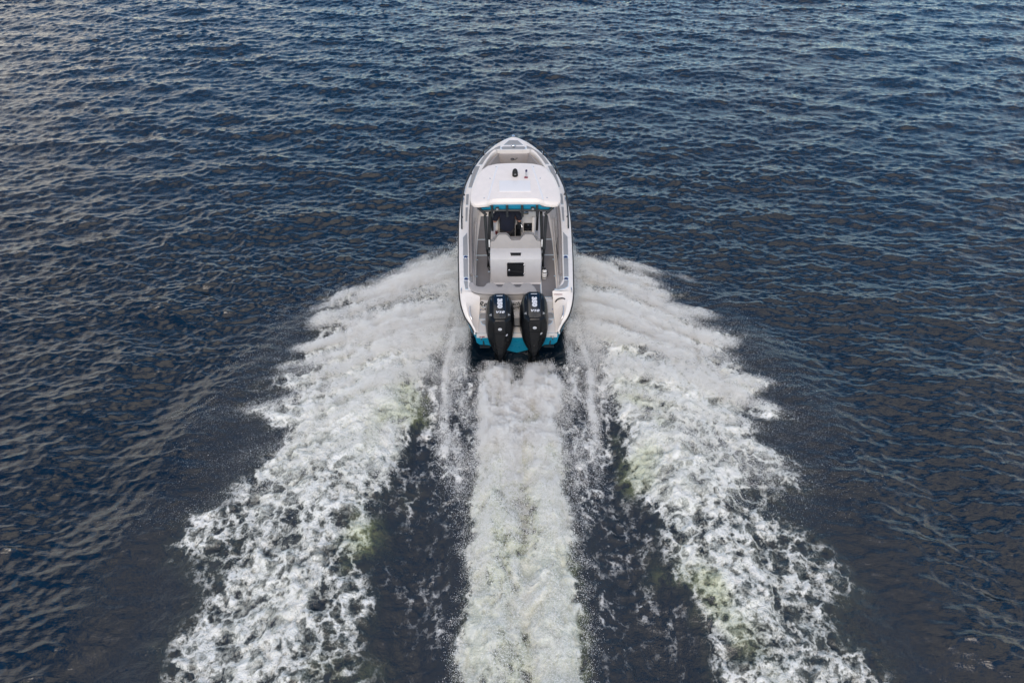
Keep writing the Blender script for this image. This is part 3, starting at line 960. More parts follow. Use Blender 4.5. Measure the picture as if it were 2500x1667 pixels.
# console
v = [(-0.52, 3.24, 0.404), (0.52, 3.24, 0.404), (0.52, 3.20, 1.30), (-0.52, 3.20, 1.30), (-0.52, 3.36, 1.60), (0.52, 3.36, 1.60), (-0.50, 3.75, 1.66), (0.50, 3.75, 1.66), (-0.48, 4.55, 0.95), (0.48, 4.55, 0.95), (-0.46, 4.62, 0.404), (0.46, 4.62, 0.404)]
bm = bmesh.new()
vs = [bm.verts.new(p) for p in v]
for q in ((0, 1, 2, 3), (3, 2, 5, 4), (4, 5, 7, 6), (6, 7, 9, 8), (8, 9, 11, 10), (0, 3, 4, 6, 8, 10), (1, 2, 5, 7, 9, 11)):
    bm.faces.new([vs[i] for i in q])
bmesh.ops.recalc_face_normals(bm, faces=bm.faces[:])
bmesh.ops.bevel(bm, geom=bm.edges[:], offset=0.03, segments=2, affect='EDGES')
con = obj('console', bm, 'unit', boat, 35)
for x0, s in ((-0.50, -1), (0.50, 1)):
    box('console_rib', (s * 0.46, 3.19, 0.95), (0.07, 0.05, 1.0), 'white', con, 0.02)
scr = box('console_hatch', (0.33, 3.188, 1.15), (0.225, 0.03, 0.24), 'gloss', con, 0.018)
lathe('hatch_lock', [(0.022, 0), (0.022, 0.012), (0.012, 0.016)], 'silver', con, 14, frame_of((0.33, 3.172, 1.23), (1, 0, 0), (0, 0, 1)))
box('switch_panel', (0.25, 3.305, 1.52), (0.17, 0.02, 0.12), 'gloss', con, 0.008, ('X', -28))
box('display', (-0.16, 3.30, 1.52), (0.40, 0.02, 0.20), 'gloss', con, 0.008, ('X', -28))
wf = frame_of((-0.20, 3.06, 1.42), (1, 0, 0), (0, 0.45, 0.9))
wo_ = tube('steering_wheel', [wf @ Vector((0.19 * math.cos(a), 0.19 * math.sin(a), 0)) for a in np.linspace(0, 2 * math.pi, 25)], 0.016, 'black', con, 8)
tube('wheel_column', [wf @ Vector((0, 0, 0)), wf @ Vector((0, 0, -0.2))], 0.03, 'silver', con, 8)
thr = box('throttle', (0.10, 3.10, 1.28), (0.10, 0.12, 0.20), 'black', con, 0.02)
tube('throttle_lever', [(0.15, 3.07, 1.36), (0.17, 3.03, 1.26), (0.17, 3.02, 1.12)], 0.012, 'silver', thr, 6)
box('throttle_panel', (0.08, 3.17, 1.06), (0.13, 0.04, 0.34), 'gloss', con, 0.01)
bm = bmesh.new()
ws = raw('windscreen', [(-0.50, 3.72, 1.65), (0.50, 3.72, 1.65), (-0.56, 4.05, 2.12), (0.56, 4.05, 2.12), (-0.50, 3.735, 1.65), (0.50, 3.735, 1.65), (-0.56, 4.065, 2.12), (0.56, 4.065, 2.12)], [(0, 1, 3, 2), (4, 5, 7, 6), (0, 1, 5, 4), (2, 3, 7, 6), (0, 2, 6, 4), (1, 3, 7, 5)], 'gloss', con)

# leaning post
rings = []
LPF = [(1.90, 0.405), (1.945, 0.70), (1.985, 0.98), (2.01, 1.05), (2.06, 1.09), (2.22, 1.12), (2.40, 1.14), (2.66, 1.14), (2.72, 1.10), (2.74, 0.98), (2.74, 0.70), (2.74, 0.405)]
for xx, k in ((-0.625, 0.06), (-0.61, 0.02), (-0.58, 0.0), (0.58, 0.0), (0.61, 0.02), (0.625, 0.06)):
    cy, cz = 2.32, 0.75
    rings.append([(xx, a + (cy - a) * k, b + (cz - b) * k if b > 0.41 else b) for a, b in LPF])
lp = loft('leaning_post', rings, 'unit', boat, 30)
fr = frame_of((0, 1.925, 0.57), (1, 0, 0), (0, 0.15, 1))       # on the aft face, v up
fd = slab('post_hatch_frame', [(-0.25, 0.02), (-0.22, -0.01), (0.21, -0.01), (0.235, 0.02), (0.235, 0.43), (0.21, 0.455), (-0.22, 0.455), (-0.25, 0.43)], -0.004, 0.016, 'unit', lp, 0.008, fr)
hd = slab('post_hatch', [(-0.215, 0.035), (-0.195, 0.02), (0.18, 0.02), (0.20, 0.035), (0.20, 0.395), (0.18, 0.412), (-0.195, 0.412), (-0.215, 0.395)], 0.012, 0.012, 'gloss', lp, 0.005, fr)
lathe('hatch_lock', [(0.028, 0), (0.028, 0.012), (0.016, 0.018)], 'silver', lp, 16, fr @ Matrix.Translation((-0.165, 0.20, 0.024)))
for vv in (0.10, 0.345):
    lathe('hatch_hinge', [(0.02, 0), (0.02, 0.012), (0.01, 0.018)], 'silver', lp, 12, fr @ Matrix.Translation((0.20, vv, 0.022)))
box('hatch_shelf_line', fr @ Vector((0.0, 0.11, 0.027)), (0.38, 0.006, 0.012), 'matte', lp, 0.002)
slab('post_slot', [(-0.12, 0), (0.12, 0), (0.135, 0.10), (-0.135, 0.10)], 0, 0.006, 'gloss', lp, 0.002, frame_of((0.0, 2.085, 1.094), (1, 0, 0), (0, 0.96, 0.18)))
BR = [(-0.62, -0.10), (-0.62, 0.10), (-0.60, 0.125), (-0.52, 0.14), (-0.45, 0.26), (-0.40, 0.295), (-0.23, 0.295), (-0.18, 0.26), (-0.10, 0.155), (0.10, 0.155), (0.18, 0.26), (0.23, 0.295), (0.40, 0.295), (0.45, 0.26), (0.52, 0.14), (0.60, 0.125), (0.62, 0.10), (0.62, -0.10)]
bf_ = frame_of((0, 2.36, 1.20), (1, 0, 0), (0, 0.38, 1))
br = slab('helm_backrest', BR, -0.13, 0.13, 'taupe', lp, 0.018, bf_)
tube('piping', [bf_ @ Vector((x, y - 0.012, 0.001)) for x, y in BR[1:-1]], 0.006, 'ink', br, 5)
box('helm_seat', (0, 2.58, 1.17), (1.1, 0.30, 0.10), 'taupe', lp, 0.03)
for s in (-1, 1):
    box('backrest_bracket', (s * 0.645, 2.40, 1.24), (0.035, 0.06, 0.20), 'plast', lp, 0.01)
    lathe('cup_ring', [(0.05, 0), (0.05, 0.012), (0.04, 0.014)], 'navy', con, 18, Matrix.Translation((0.335 + s * 0.072, 3.10, 1.0)) @ Matrix.Diagonal((1.25, 0.9, 1, 1)))
box('cup_tray', (0.335, 3.12, 0.985), (0.34, 0.14, 0.03), 'unit', con, 0.01)
# aft bench
BT = [(-1.135, 1.27), (-1.0, 1.27), (-0.965, 1.17), (-0.90, 1.12), (-0.78, 1.10), (-0.735, 1.15), (-0.70, 1.22), (-0.66, 1.245), (-0.55, 1.245), (-0.50, 1.22), (-0.43, 1.10), (-0.35, 1.10), (-0.30, 1.20), (-0.26, 1.245), (-0.13, 1.245), (-0.08, 1.20), (-0.01, 1.09), (0.08, 1.09), (0.13, 1.19), (0.17, 1.23), (0.31, 1.23), (0.36, 1.19), (0.42, 1.08), (0.465, 1.0), (0.475, 0.90), (0.46, 0.86), (0.0, 0.835), (-0.5, 0.835), (-0.80, 0.85), (-0.98, 0.90), (-1.08, 0.99), (-1.13, 1.12)]
bn = slab('aft_bench', BT, 0.775, 0.205, 'taupe', boat, 0.035)
tube('piping', [(x, y - 0.004, 0.956) for x, y in [(-1.135, 1.20), (-1.133, 1.12), (-1.083, 0.985), (-0.985, 0.895), (-0.80, 0.846), (-0.5, 0.831), (0, 0.831), (0.46, 0.857)]], 0.007, 'ink', bn, 5)
box('bench_base', (-0.33, 0.985, 0.585), (1.50, 0.10, 0.36), 'white', bn, 0.02)
lathe('courtesy_light', [(0.022, 0), (0.022, 0.01), (0.014, 0.014)], 'blue', boat, 12, Matrix.Translation((0.47, 1.34, 0.44)))
# transom lettering
tf = lambda x, vv: frame_of((x, 0.7725 - 0.0, 0.6455), (1, 0, 0), (0, 0.31, 1)) @ Matrix.Translation((0, vv, 0.004))
tl = text('name_lettering', 'Rea', 0.19, tf(-0.765, 0.05), 'ink', transom, 0.45, 0.95, 0.004)
text('name_lettering', 'ach', 0.14, tf(-0.03, 0.06), 'ink', transom, 0.5, 1.0, 0.003)
text('name_lettering', 'ught', 0.14, tf(0.02, -0.03), 'ink', transom, 0.5, 0.9, 0.003)
text('port_lettering', 'CAN', 0.085, tf(-0.745, -0.075), 'ink', transom, 0.25, 0.95, 0.002)
box('name_underline', tf(-0.73, -0.012) @ Vector((0, 0, 0)), (0.20, 0.003, 0.012), 'edge', transom, 0.0)
for s in (-1, 1):
    lathe('courtesy_light', [(0.013, 0), (0.013, 0.006), (0.008, 0.008)], 'blue', transom, 10, tf(s * 0.845 + 0.0, -0.085))
box('ladder_cover', (0.0, 0.36, 0.503), (0.17, 0.30, 0.016), 'pad', transom, 0.004)
for i in range(3):
    box('ladder_tread', (0.0, 0.56 + 0.05 * i, 0.512), (0.18, 0.03, 0.02), 'panel', transom, 0.006)
tube('steering_link', [(-0.10, 0.24, 0.545), (0.0, 0.20, 0.54), (0.10, 0.19, 0.54)], 0.012, 'rubber', boat, 6)
tube('steering_link', [(-0.10, 0.17, 0.545), (0.0, 0.20, 0.555), (0.10, 0.21, 0.54)], 0.012, 'rubber', boat, 6)
for s in (-1, 1):
    tube('rigging_hose', [(s * 0.16, 0.74, 0.66), (s * 0.20, 0.60, 0.74), (s * 0.30, 0.42, 0.72)], 0.035, 'rubber', boat, 10, curve=4)
box('capacity_plate', (-0.80, -0.004, 0.41), (0.12, 0.006, 0.03), 'maroon', transom, 0.002)
lathe('drain_fitting', [(0.05, 0), (0.05, 0.006)], 'silver', transom, 16, frame_of((0.80, -0.001, 0.41), (1, 0, 0), (0, 0, 1)) @ Matrix.Diagonal((1, 0.35, 1, 1)))

# ------------------------------------------------------------------ outboards
ENG = [  # z, half width, y rear, y front, slope
    (1.245, 0.160, -0.245, 0.44, 0.10),
    (1.225, 0.229, -0.285, 0.52, 0.10),
    (1.17, 0.278, -0.315, 0.58, 0.08),
    (1.02, 0.315, -0.345, 0.60, 0.04),
    (0.82, 0.328, -0.365, 0.58, 0.0),
    (0.62, 0.319, -0.375, 0.54, 0.0),
    (0.46, 0.278, -0.38, 0.48, 0.0),
    (0.30, 0.202, -0.38, 0.40, 0.0),
    (0.16, 0.117, -0.375, 0.30, 0.0),
    (0.04, 0.053, -0.36, 0.22, 0.0),
    (-0.02, 0.034, -0.33, 0.18, 0.0),
]


def eng_ring(z, w, yr, yf, sl):
    L = yf - yr
    half = [(0.42 * w, yf), (0.80 * w, yf - 0.09 * L), (w, yf - 0.30 * L), (w, yr + 0.36 * L), (0.86 * w, yr + 0.12 * L), (0.46 * w, yr)]
    full = half + [(-a, b) for a, b in half[::-1]]
    return [(a, b, z + sl * (b - 0.2)) for a, b in full]


motor = loft('outboard_motor', [eng_ring(*e) for e in ENG], 'cowl', boat, 22, True, 0.006)


def rear_y(z):
    return float(np.interp(z, [e[0] for e in ENG][::-1], [e[2] for e in ENG][::-1]))


def top_z(y):
    return 1.245 + 0.10 * (y - 0.2)


# glossy crown panel
crown = slab('crown_panel', [(-0.112, 0.46), (0.112, 0.46), (0.135, 0.36), (0.140, -0.20), (0.12, -0.255), (-0.12, -0.255), (-0.140, -0.20), (-0.135, 0.36)], lambda x, y: top_z(y) - 0.006, 0.016, 'gloss', motor, 0.006)
# aft panels down the rear face
zs = [1.17, 1.0, 0.80]


def aft_panel(name, zl, w0, w1, m, proud):
    rows = []
    for i, z in enumerate(zl):
        u = i / (len(zl) - 1)
        w = w0 + (w1 - w0) * u
        y = rear_y(z) - proud
        rows.append([(-w, y + 0.016, z), (-w + 0.008, y, z), (w - 0.008, y, z), (w, y + 0.016, z)])
    bm = bmesh.new()
    vr = [[bm.verts.new(p) for p in r] for r in rows]
    for i in range(len(vr) - 1):
        for k in range(3):
            bm.faces.new((vr[i][k], vr[i][k + 1], vr[i + 1][k + 1], vr[i + 1][k]))
    bm.faces.new(vr[0])
    bm.faces.new(vr[-1][::-1])
    return obj(name, bm, m, motor, 40)


aft_panel('upper_aft_panel', [1.165, 1.08, 1.0, 0.86], 0.128, 0.118, 'matte', 0.012)
aft_panel('lower_aft_panel', [0.85, 0.7, 0.5, 0.36, 0.22], 0.117, 0.052, 'matte', 0.012)
box('water_outlet', (0, rear_y(0.42) - 0.013, 0.44), (0.04, 0.006, 0.05), 'gloss', motor, 0.004)
for s in (-1, 1):
    slab('side_air_duct', [(s * 0.165, 0.40), (s * 0.215, 0.34), (s * 0.225, -0.10), (s * 0.175, -0.16)], lambda x, y: top_z(y) - 0.012 - 0.55 * max(0, abs(x) - 0.16), 0.014, 'gloss', motor, 0.004)
    slab('duct_accent', [(s * 0.175, -0.17), (s * 0.185, -0.095), (s * 0.235, -0.115)], lambda x, y: top_z(y) - 0.002 - 0.55 * max(0, abs(x) - 0.16), 0.014, 'pad', motor, 0.003)
cf = lambda y: frame_of((0.0, y, top_z(y) + 0.0115), (0, -1, -0.10), (1, 0, 0))
text('power_decal', '350', 0.135, cf(0.19), 'decal', motor, 0.0, 1.4, 0.011, 1.02)
text('engine_decal', 'V10', 0.085, frame_of((0.0, -0.075, top_z(-0.075) + 0.0115), (1, 0, 0), (0, 1, 0.1)), 'decal', motor, 0.25, 1.35, 0.005, 1.05)
box('front_badge', (0, 0.425, top_z(0.425) + 0.011), (0.14, 0.018, 0.004), 'decal', motor, 0.001)
for (bx_, bz, sx_, rot, nm) in ((0.0, 0.98, 0.042, 0, 'round_badge'), (0.150, 0.80, 0.034, 35, 'oval_badge')):
    yb = rear_y(bz) - 0.0135 + (0.0 if bx_ == 0 else 0.022)
    nrm = (1, 0, 0) if bx_ == 0 else (1, 0.5, 0)
    fb = frame_of((bx_, yb, bz), nrm, (0, 0, 1)) @ Matrix.Rotation(R(-rot), 4, 'Z')
    bd = lathe(nm, [(sx_, 0), (sx_, 0.004), (sx_ * 0.9, 0.007)], 'decal', motor, 20, fb @ Matrix.Diagonal((1.0 if bx_ == 0 else 0.62, 0.9, 1, 1)))
    k = sx_ / 0.042
    M4 = fb @ Matrix.Translation((0, 0, 0.0072))
    for wig in (-0.010, 0.006):
        tube('badge_stroke', [M4 @ Vector((p[0] * k * (1 if bx_ == 0 else 0.6), (p[1] + wig) * k, 0)) for p in ((-0.026, -0.004), (-0.012, 0.012), (0.0, -0.004), (0.012, 0.012), (0.026, -0.002))], 0.0022, 'matte', motor, 4)
box('leg', (0, -0.17, -0.24), (0.085, 0.46, 0.56), 'cowl', motor, 0.03)
box('anti_ventilation_plate', (0, -0.16, -0.12), (0.26, 0.46, 0.02), 'cowl', motor, 0.008)
lathe('gearcase', [(0.01, -0.36), (0.05, -0.28), (0.07, -0.05), (0.065, 0.2), (0.045, 0.3)], 'cowl', motor, 14, frame_of((0, -0.05, -0.52), (1, 0, 0), (0, 0, 1)))
bm = bmesh.new()
for k in range(3):
    a = 2 * math.pi * k / 3
    ca, sa_ = math.cos(a), math.sin(a)
    loc = [(0.03, -0.03), (0.10, -0.09), (0.19, -0.05), (0.20, 0.03), (0.12, 0.07), (0.03, 0.04)]
    tp = [bm.verts.new((p * ca - q * sa_, -0.36 + 0.5 * q, -0.52 + p * sa_ + q * ca)) for p, q in loc]
    bt = [bm.verts.new((p * ca - q * sa_, -0.372 + 0.5 * q, -0.52 + p * sa_ + q * ca)) for p, q in loc]
    bm.faces.new(tp)
    bm.faces.new(bt[::-1])
    for i in range(6):
        bm.faces.new((tp[i], tp[(i + 1) % 6], bt[(i + 1) % 6], bt[i]))
obj('propeller', bm, 'silver', motor)
box('mount_bracket', (0, 0.44, 0.36), (0.30, 0.20, 0.34), 'black', motor, 0.03)
motor.location = (0.385, 0.06, 0.0)
motor['label'] = 'black outboard motor on the right of the transom'
m2 = motor.copy()
COL.objects.link(m2)
for ch in list(motor.children):
    c = ch.copy()
    COL.objects.link(c)
    c.parent = m2
m2.location = (-0.385, 0.0, -0.01)
m2.rotation_euler = (R(-1.2), 0, R(0.6))
m2['label'] = 'black outboard motor on the left, its cowl a little farther aft'

# ------------------------------------------------------------------ driver
BM_ = boat.matrix_world if False else Matrix.Rotation(R(2.5), 4, 'X')


def skin(name, joints, edges, m, parent=None, sub=2):
    me_ = bpy.data.meshes.new(name)
    me_.from_pydata([j[0] for j in joints], edges, [])
    o = bpy.data.objects.new(name, me_)
    COL.objects.link(o)
    md = o.modifiers.new('skin', 'SKIN')
    md.use_smooth_shade = True
    sv = me_.skin_vertices[0].data
    for i, j in enumerate(joints):
        sv[i].radius = j[1]
        sv[i].use_root = (i == 0)
    ss = o.modifiers.new('sub', 'SUBSURF')
    ss.levels = sub
    ss.render_levels = sub
    me2 = bpy.data.meshes.new_from_object(o.evaluated_get(bpy.context.evaluated_depsgraph_get()))
    me2.name = name
    bpy.data.objects.remove(o)
    me2.materials.clear()
    me2.materials.append(M[m])
    for p in me2.polygons:
        p.use_smooth = True
    return link(bpy.data.objects.new(name, me2), parent)


# person frame: origin at the feet, facing +Y
J = [((0, 0, 0.93), (0.15, 0.11)), ((0, 0.0, 1.10), (0.15, 0.11)), ((0, 0.01, 1.32), (0.17, 0.115)), ((0, 0.03, 1.46), (0.10, 0.085)), ((0, 0.055, 1.54), (0.055, 0.055)), ((0, 0.08, 1.60), (0.062, 0.07)), ((0, 0.10, 1.68), (0.078, 0.095)), ((0, 0.09, 1.76), (0.06, 0.075))]
E = [(i, i + 1) for i in range(7)]
for s in (-1, 1):
    b = len(J)
    J += [((s * 0.18, 0.02, 1.42), (0.065, 0.065)), ((s * 0.315, -0.04, 1.11), (0.05, 0.05)), ((s * 0.275, 0.12, 1.04), (0.042, 0.042)), ((s * 0.16, 0.30, 1.06), (0.03, 0.03)), ((s * 0.13, 0.38, 1.08), (0.026, 0.04))]
    E += [(2, b), (b, b + 1), (b + 1, b + 2), (b + 2, b + 3), (b + 3, b + 4)]
    hnd = b + 4
    for k in range(4):
        fx = s * (0.13 + 0.02 * (k - 1.5))
        J += [((fx, 0.42, 1.10 - 0.004 * k), (0.010, 0.010)), ((fx, 0.455, 1.085), (0.009, 0.009)), ((fx, 0.46, 1.055), (0.008, 0.008))]
        q = len(J)
        E += [(hnd, q - 3), (q - 3, q - 2), (q - 2, q - 1)]
    J += [((s * 0.09, 0.39, 1.075), (0.011, 0.011)), ((s * 0.075, 0.42, 1.065), (0.009, 0.009))]
    q = len(J)
    E += [(hnd, q - 2), (q - 2, q - 1)]
    b = len(J)
    J += [((s * 0.095, 0.0, 0.86), (0.085, 0.09)), ((s * 0.12, 0.02, 0.48), (0.058, 0.062)), ((s * 0.13, -0.02, 0.09), (0.04, 0.045)), ((s * 0.135, 0.04, 0.035), (0.04, 0.03)), ((s * 0.14, 0.17, 0.028), (0.04, 0.022))]
    E += [(0, b), (b, b + 1), (b + 1, b + 2), (b + 2, b + 3), (b + 3, b + 4)]
person = skin('person', J, E, 'skin')
JS = [((0, -0.005, 0.80), (0.205, 0.16)), ((0, -0.005, 0.90), (0.205, 0.16)), ((0, -0.005, 1.08), (0.20, 0.155)), ((0, 0.0, 1.30), (0.21, 0.15)), ((0, 0.015, 1.43), (0.15, 0.105)), ((0, 0.035, 1.49), (0.075, 0.07))]
ES = [(0, 1), (1, 2), (2, 3), (3, 4), (4, 5)]
for s in (-1, 1):
    b = len(JS)
    JS += [((s * 0.21, 0.015, 1.40), (0.095, 0.095)), ((s * 0.285, -0.01, 1.25), (0.095, 0.09)), ((s * 0.325, -0.03, 1.12), (0.095, 0.085))]
    ES += [(3, b), (b, b + 1), (b + 1, b + 2)]
skin('shirt', JS, ES, 'shirt', person)
JT = [((0, 0.0, 0.92), (0.158, 0.122))]
ET = []
for s in (-1, 1):
    b = len(JT)
    JT += [((s * 0.095, 0.0, 0.84), (0.098, 0.105)), ((s * 0.12, 0.02, 0.48), (0.075, 0.08)), ((s * 0.13, -0.01, 0.10), (0.062, 0.066))]
    ET += [(0, b), (b, b + 1), (b + 1, b + 2)]
skin('trousers', JT, ET, 'cloth', person)
for s in (-1, 1):
    skin('shoe', [((s * 0.13, -0.03, 0.06), (0.052, 0.055)), ((s * 0.135, 0.06, 0.045), (0.05, 0.042)), ((s * 0.14, 0.19, 0.036), (0.046, 0.034))], [(0, 1), (1, 2)], 'rubber', person)
skin('hair', [((0, 0.06, 1.66), (0.078, 0.07)), ((0, 0.08, 1.74), (0.082, 0.095)), ((0, 0.09, 1.785), (0.06, 0.075))], [(0, 1), (1, 2)], 'hair', person)
for s in (-1, 1):
    skin('ear', [((s * 0.083, 0.09, 1.68), (0.010, 0.018)), ((s * 0.09, 0.085, 1.705), (0.009, 0.016))], [(0, 1)], 'skin', person, 1)
    skin('eye', [((s * 0.033, 0.188, 1.70), (0.010, 0.008)), ((s * 0.033, 0.192, 1.70), (0.008, 0.006))], [(0, 1)], 'plast', person, 1)
skin('nose', [((0, 0.185, 1.685), (0.010, 0.012)), ((0, 0.205, 1.66), (0.013, 0.012))], [(0, 1)], 'skin', person, 1)
tube('mouth', [(-0.024, 0.178, 1.632), (0, 0.186, 1.63), (0.024, 0.178, 1.632)], 0.005, 'red', person, 6)
tube('belt', [(0.165 * math.cos(a), 0.13 * math.sin(a) - 0.004, 0.86) for a in np.linspace(0, 2 * math.pi, 25)], 0.016, 'red', person, 6)
person.location = BM_ @ Vector((-0.205, 2.95, 0.41))
person.rotation_euler = (R(2.0), 0, R(2))
tag(person, 'person in a navy short-sleeved shirt standing at the helm, seen from behind', 'person')

# small loose things aboard
bot = lathe('bottle', [(0.03, 0), (0.062, 0.012), (0.066, 0.03), (0.066, 0.20), (0.058, 0.235), (0.03, 0.265), (0.024, 0.285)], 'plast', None, 20)
cp = lathe('bottle_cap', [(0.028, 0.28), (0.028, 0.315), (0.018, 0.32)], 'black', bot, 14)
for z in (0.06, 0.22):
    tube('bottle_strap', [(0.069 * math.cos(a), 0.069 * math.sin(a), z) for a in np.linspace(0, 2 * math.pi, 21)], 0.009, 'rubber', bot, 6)
tube('bottle_strap', [(0.07, 0.0, 0.05), (0.085, -0.01, 0.14), (0.07, 0, 0.23)], 0.008, 'rubber', bot, 6)
bot.location = BM_ @ Vector((0.715, 2.05, 0.42))
bot.rotation_euler = (R(2.5), 0, 0)
tag(bot, 'white bottle in black straps standing beside the leaning post', 'bottle')
can = lathe('drink_can', [(0.027, 0), (0.033, 0.01), (0.033, 0.105), (0.027, 0.12), (0.024, 0.118)], 'red', None, 18)
lathe('can_lid', [(0.025, 0.118), (0.025, 0.1195)], 'silver', can, 16)
can.location = BM_ @ Vector((-0.475, 3.085, 1.005))
can.rotation_euler = (R(2.5), 0, 0)
tag(can, 'dark red drink can on the console ledge left of the driver', 'can')
ldg = box('console_ledge', (-0.44, 3.10, 0.985), (0.14, 0.14, 0.03), 'unit', con, 0.01)

# ------------------------------------------------------------------ airborne spray: clouds of real drops
sm = bpy.data.materials.new('water_drops')
sm.use_nodes = True
t2 = sm.node_tree
t2.nodes.clear()
so = N(t2, 'ShaderNodeOutputMaterial')
df = N(t2, 'ShaderNodeBsdfDiffuse')
df.inputs['Color'].default_value = (0.93, 0.915, 0.885, 1)
tr = N(t2, 'ShaderNodeBsdfTranslucent')
tr.inputs['Color'].default_value = (0.93, 0.915, 0.885, 1)
ms = N(t2, 'ShaderNodeMixShader')
ms.inputs[0].default_value = 0.4
t2.links.new(df.outputs[0], ms.inputs[1])
t2.links.new(tr.outputs[0], ms.inputs[2])
t2.links.new(ms.outputs[0], so.inputs[0])

ng = bpy.data.node_groups.new('drops', 'GeometryNodeTree')
ng.interface.new_socket('Geometry', in_out='INPUT', socket_type='NodeSocketGeometry')
ng.interface.new_socket('Geometry', in_out='OUTPUT', socket_type='NodeSocketGeometry')
gi = ng.nodes.new('NodeGroupInput')
go = ng.nodes.new('NodeGroupOutput')
mp = ng.nodes.new('GeometryNodeMeshToPoints')
ra = ng.nodes.new('GeometryNodeInputNamedAttribute')
ra.data_type = 'FLOAT'
ra.inputs['Name'].default_value = 'drop_radius'
sn = ng.nodes.new('GeometryNodeSetMaterial')
sn.inputs['Material'].default_value = sm
ng.links.new(gi.outputs[0], mp.inputs['Mesh'])
ng.links.new(ra.outputs[0], mp.inputs['Radius'])
ng.links.new(mp.outputs[0], sn.inputs['Geometry'])
ng.links.new(sn.outputs[0], go.inputs[0])


def drops(name, P, rad, label):
    me_ = bpy.data.meshes.new(name)
    me_.vertices.add(len(P))
    me_.vertices.foreach_set('co', P.astype(np.float32).ravel())
    at_ = me_.attributes.new('drop_radius', 'FLOAT', 'POINT')
    at_.data.foreach_set('value', rad.astype(np.float32))
    me_.materials.append(sm)
    o = link(bpy.data.objects.new(name, me_))
    md = o.modifiers.new('drops', 'NODES')
    md.node_group = ng
    tag(o, label, 'spray', kind='stuff')
    return o


rng = np.random.default_rng(21)
CELL = 0.04
gx = np.arange(-8.2, 8.2, CELL)
gy = np.arange(-8.8, 5.0, CELL)
GX, GY = np.meshgrid(gx, gy, indexing='ij')
shape = GX.shape
GX, GY = GX.ravel(), GY.ravel()
GH, GCOV, _, _, _, GTURB, A_ = sea_height(GX, GY)
GAX = A_['ax']


def scatter(D, H, RS, n, r0, sig, power=1.5):
    """n drops spread over the plan grid by density D, each up to H above the water"""
    p = np.clip(D, 0, None)
    p = p / p.sum()
    idx = np.repeat(np.arange(len(p)), rng.multinomial(n, p))
    m = len(idx)
    x = GX[idx] + rng.uniform(0, CELL, m)
    y = GY[idx] + rng.uniform(0, CELL, m)
    z = GH[idx] + 0.01 + np.maximum(H[idx], 0.03) * rng.uniform(0, 1, m) ** power
    r = np.exp(rng.normal(math.log(r0), sig, m)) * RS[idx]
    return np.stack([x, y, z], 1), np.clip(r, 0.0012, 0.012)


inn, out, outw, sgn, chx, wash_w = A_['inn'], A_['out'], A_['outw'], A_['sgn'], A_['chx'], A_['wash_w']
streak = fbm(GAX * 0.32 + sgn, 2.1 * (GY + 0.42 * GAX), 201, 6, 0.66)
clump = fbm(GAX * 2.6, GY * 2.9 + sgn, 211, 5, 0.7)
body = sstep(inn - 0.25, inn + 0.1, GAX) * sstep(outw + 0.40, outw - 0.85, GAX)
yy = np.interp(GY, [-4.6, -2.6, -0.8, 0.8, 2.2, 3.4, 4.3], [0.0, 0.12, 0.45, 0.95, 0.95, 0.5, 0.0])
D1 = body * yy * np.clip(0.36 + 1.7 * streak + 0.35 * clump, 0.008, 2.2)
veil = sstep(outw + 1.9, outw + 0.0, GAX) * sstep(inn, inn + 0.4, GAX) * np.interp(GY, [-5.0, -3.0, 1.5, 3.4], [0.0, 1, 1, 0.0]) * np.clip(0.5 + 0.9 * streak, 0, 1)
D1 = np.maximum(D1, 0.028 * veil)
D1 = np.maximum(D1, sstep(1.05, 1.25, GAX) * sstep(inn + 0.4, inn, GAX) * np.interp(GY, [-2.2, -0.9, 0.6, 2.0], [0.0, 0.16, 0.55, 0.7]) * np.clip(0.6 + 1.0 * clump, 0.05, 1.6))
e_ = np.clip((GAX - inn) / np.maximum(out - inn, 0.3), 0, 1.3)
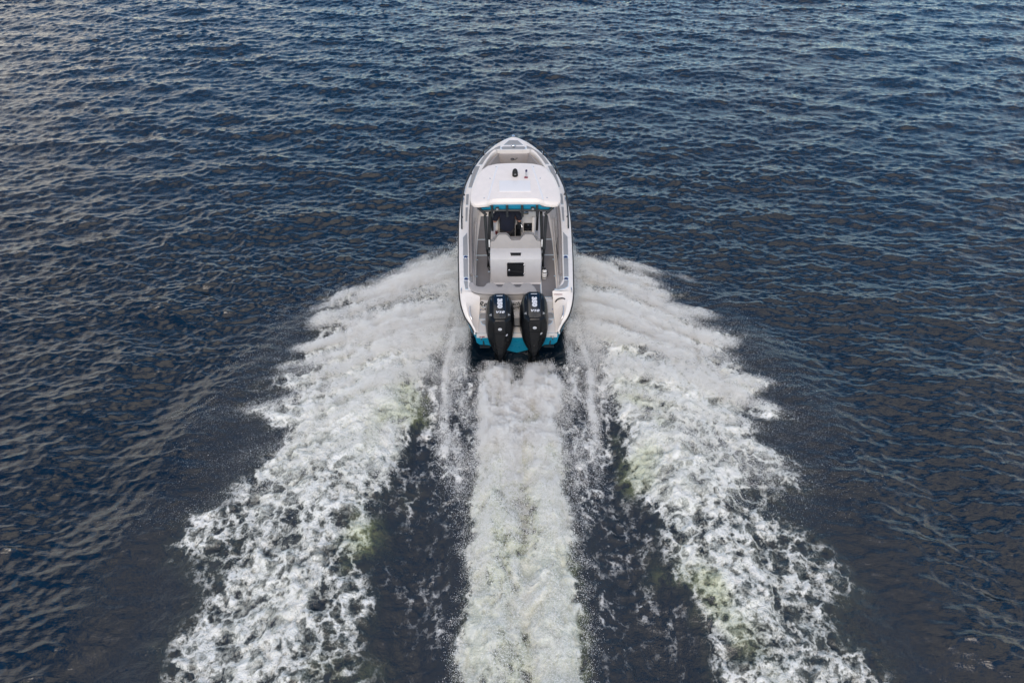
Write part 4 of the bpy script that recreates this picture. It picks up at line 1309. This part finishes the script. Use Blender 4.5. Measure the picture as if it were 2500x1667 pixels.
H1 = np.interp(GY, [-4.6, -1, 1, 3, 4.6], [0.10, 0.28, 0.50, 0.42, 0.15]) * (1.0 - 0.55 * e_) * (0.7 + 0.5 * np.clip(streak, -1, 1))
R1 = np.interp(GAX - outw, [-0.3, 0.4], [1.0, 0.55])
for s, lab in ((-1, 'left'), (1, 'right')):
    P, r_ = scatter(np.where(GX * s > 0, D1, 0), H1, R1, 1120000, 0.0020, 0.46)
    drops('spray', P, r_, 'white spray thrown out from the %s side of the boat' % lab)
cl = fbm(GX * 1.9, GY * 1.0, 231, 5, 0.62)
core = sstep(wash_w + 0.25, wash_w - 0.3, GAX) * np.interp(GY, [-8.8, -6, -3.5, -1.4, -0.5, -0.2], [0.05, 0.06, 0.18, 0.95, 0.7, 0.0])
core = core * (1 - 0.97 * np.exp(-(GX / np.interp(GY, [-1.5, -0.9, -0.3], [0.06, 0.2, 0.32])) ** 4) * sstep(-1.5, -0.9, GY))
chn = np.exp(-((GAX - chx) / np.interp(GY, [-6, -4, -1], [0.28, 0.16, 0.08])) ** 2) * sstep(-4.4, -2.0, GY) * sstep(0.6, -0.3, GY) * 0.22
side = sstep(chx + 0.1, chx - 0.2, GAX) * np.interp(GY, [-8.6, -5, -2.6, -1.4, -0.5], [0.0, 0.015, 0.08, 0.05, 0.0])
edge_ = np.exp(-((GAX - wash_w - 0.12) / 0.12) ** 2) * 0.05 * sstep(-0.8, -2.0, GY) * sstep(-0.2, 0.5, fbm(GX * 0.8, GY * 1.3, 261, 3))
D2 = np.maximum.reduce([core * np.clip(0.55 + 1.1 * cl, 0.05, 1.5), chn * np.clip(0.6 + 1.2 * cl, 0.05, 1.3), side * np.clip(0.5 + 1.4 * cl, 0, 1.4), edge_ * np.clip(0.4 + 1.5 * clump, 0, 1.5)])
H2 = np.interp(GY, [-8.6, -4, -2, -1, -0.5], [0.16, 0.18, 0.28, 0.30, 0.20]) * (0.4 + 0.6 * np.clip(core * 2.5, 0, 1)) * (0.8 + 0.5 * cl)
P, r_ = scatter(D2, H2, np.ones_like(D2), 900000, 0.0022, 0.46)
drops('spray', P, r_, 'white spray churned up by the propellers behind the outboards')
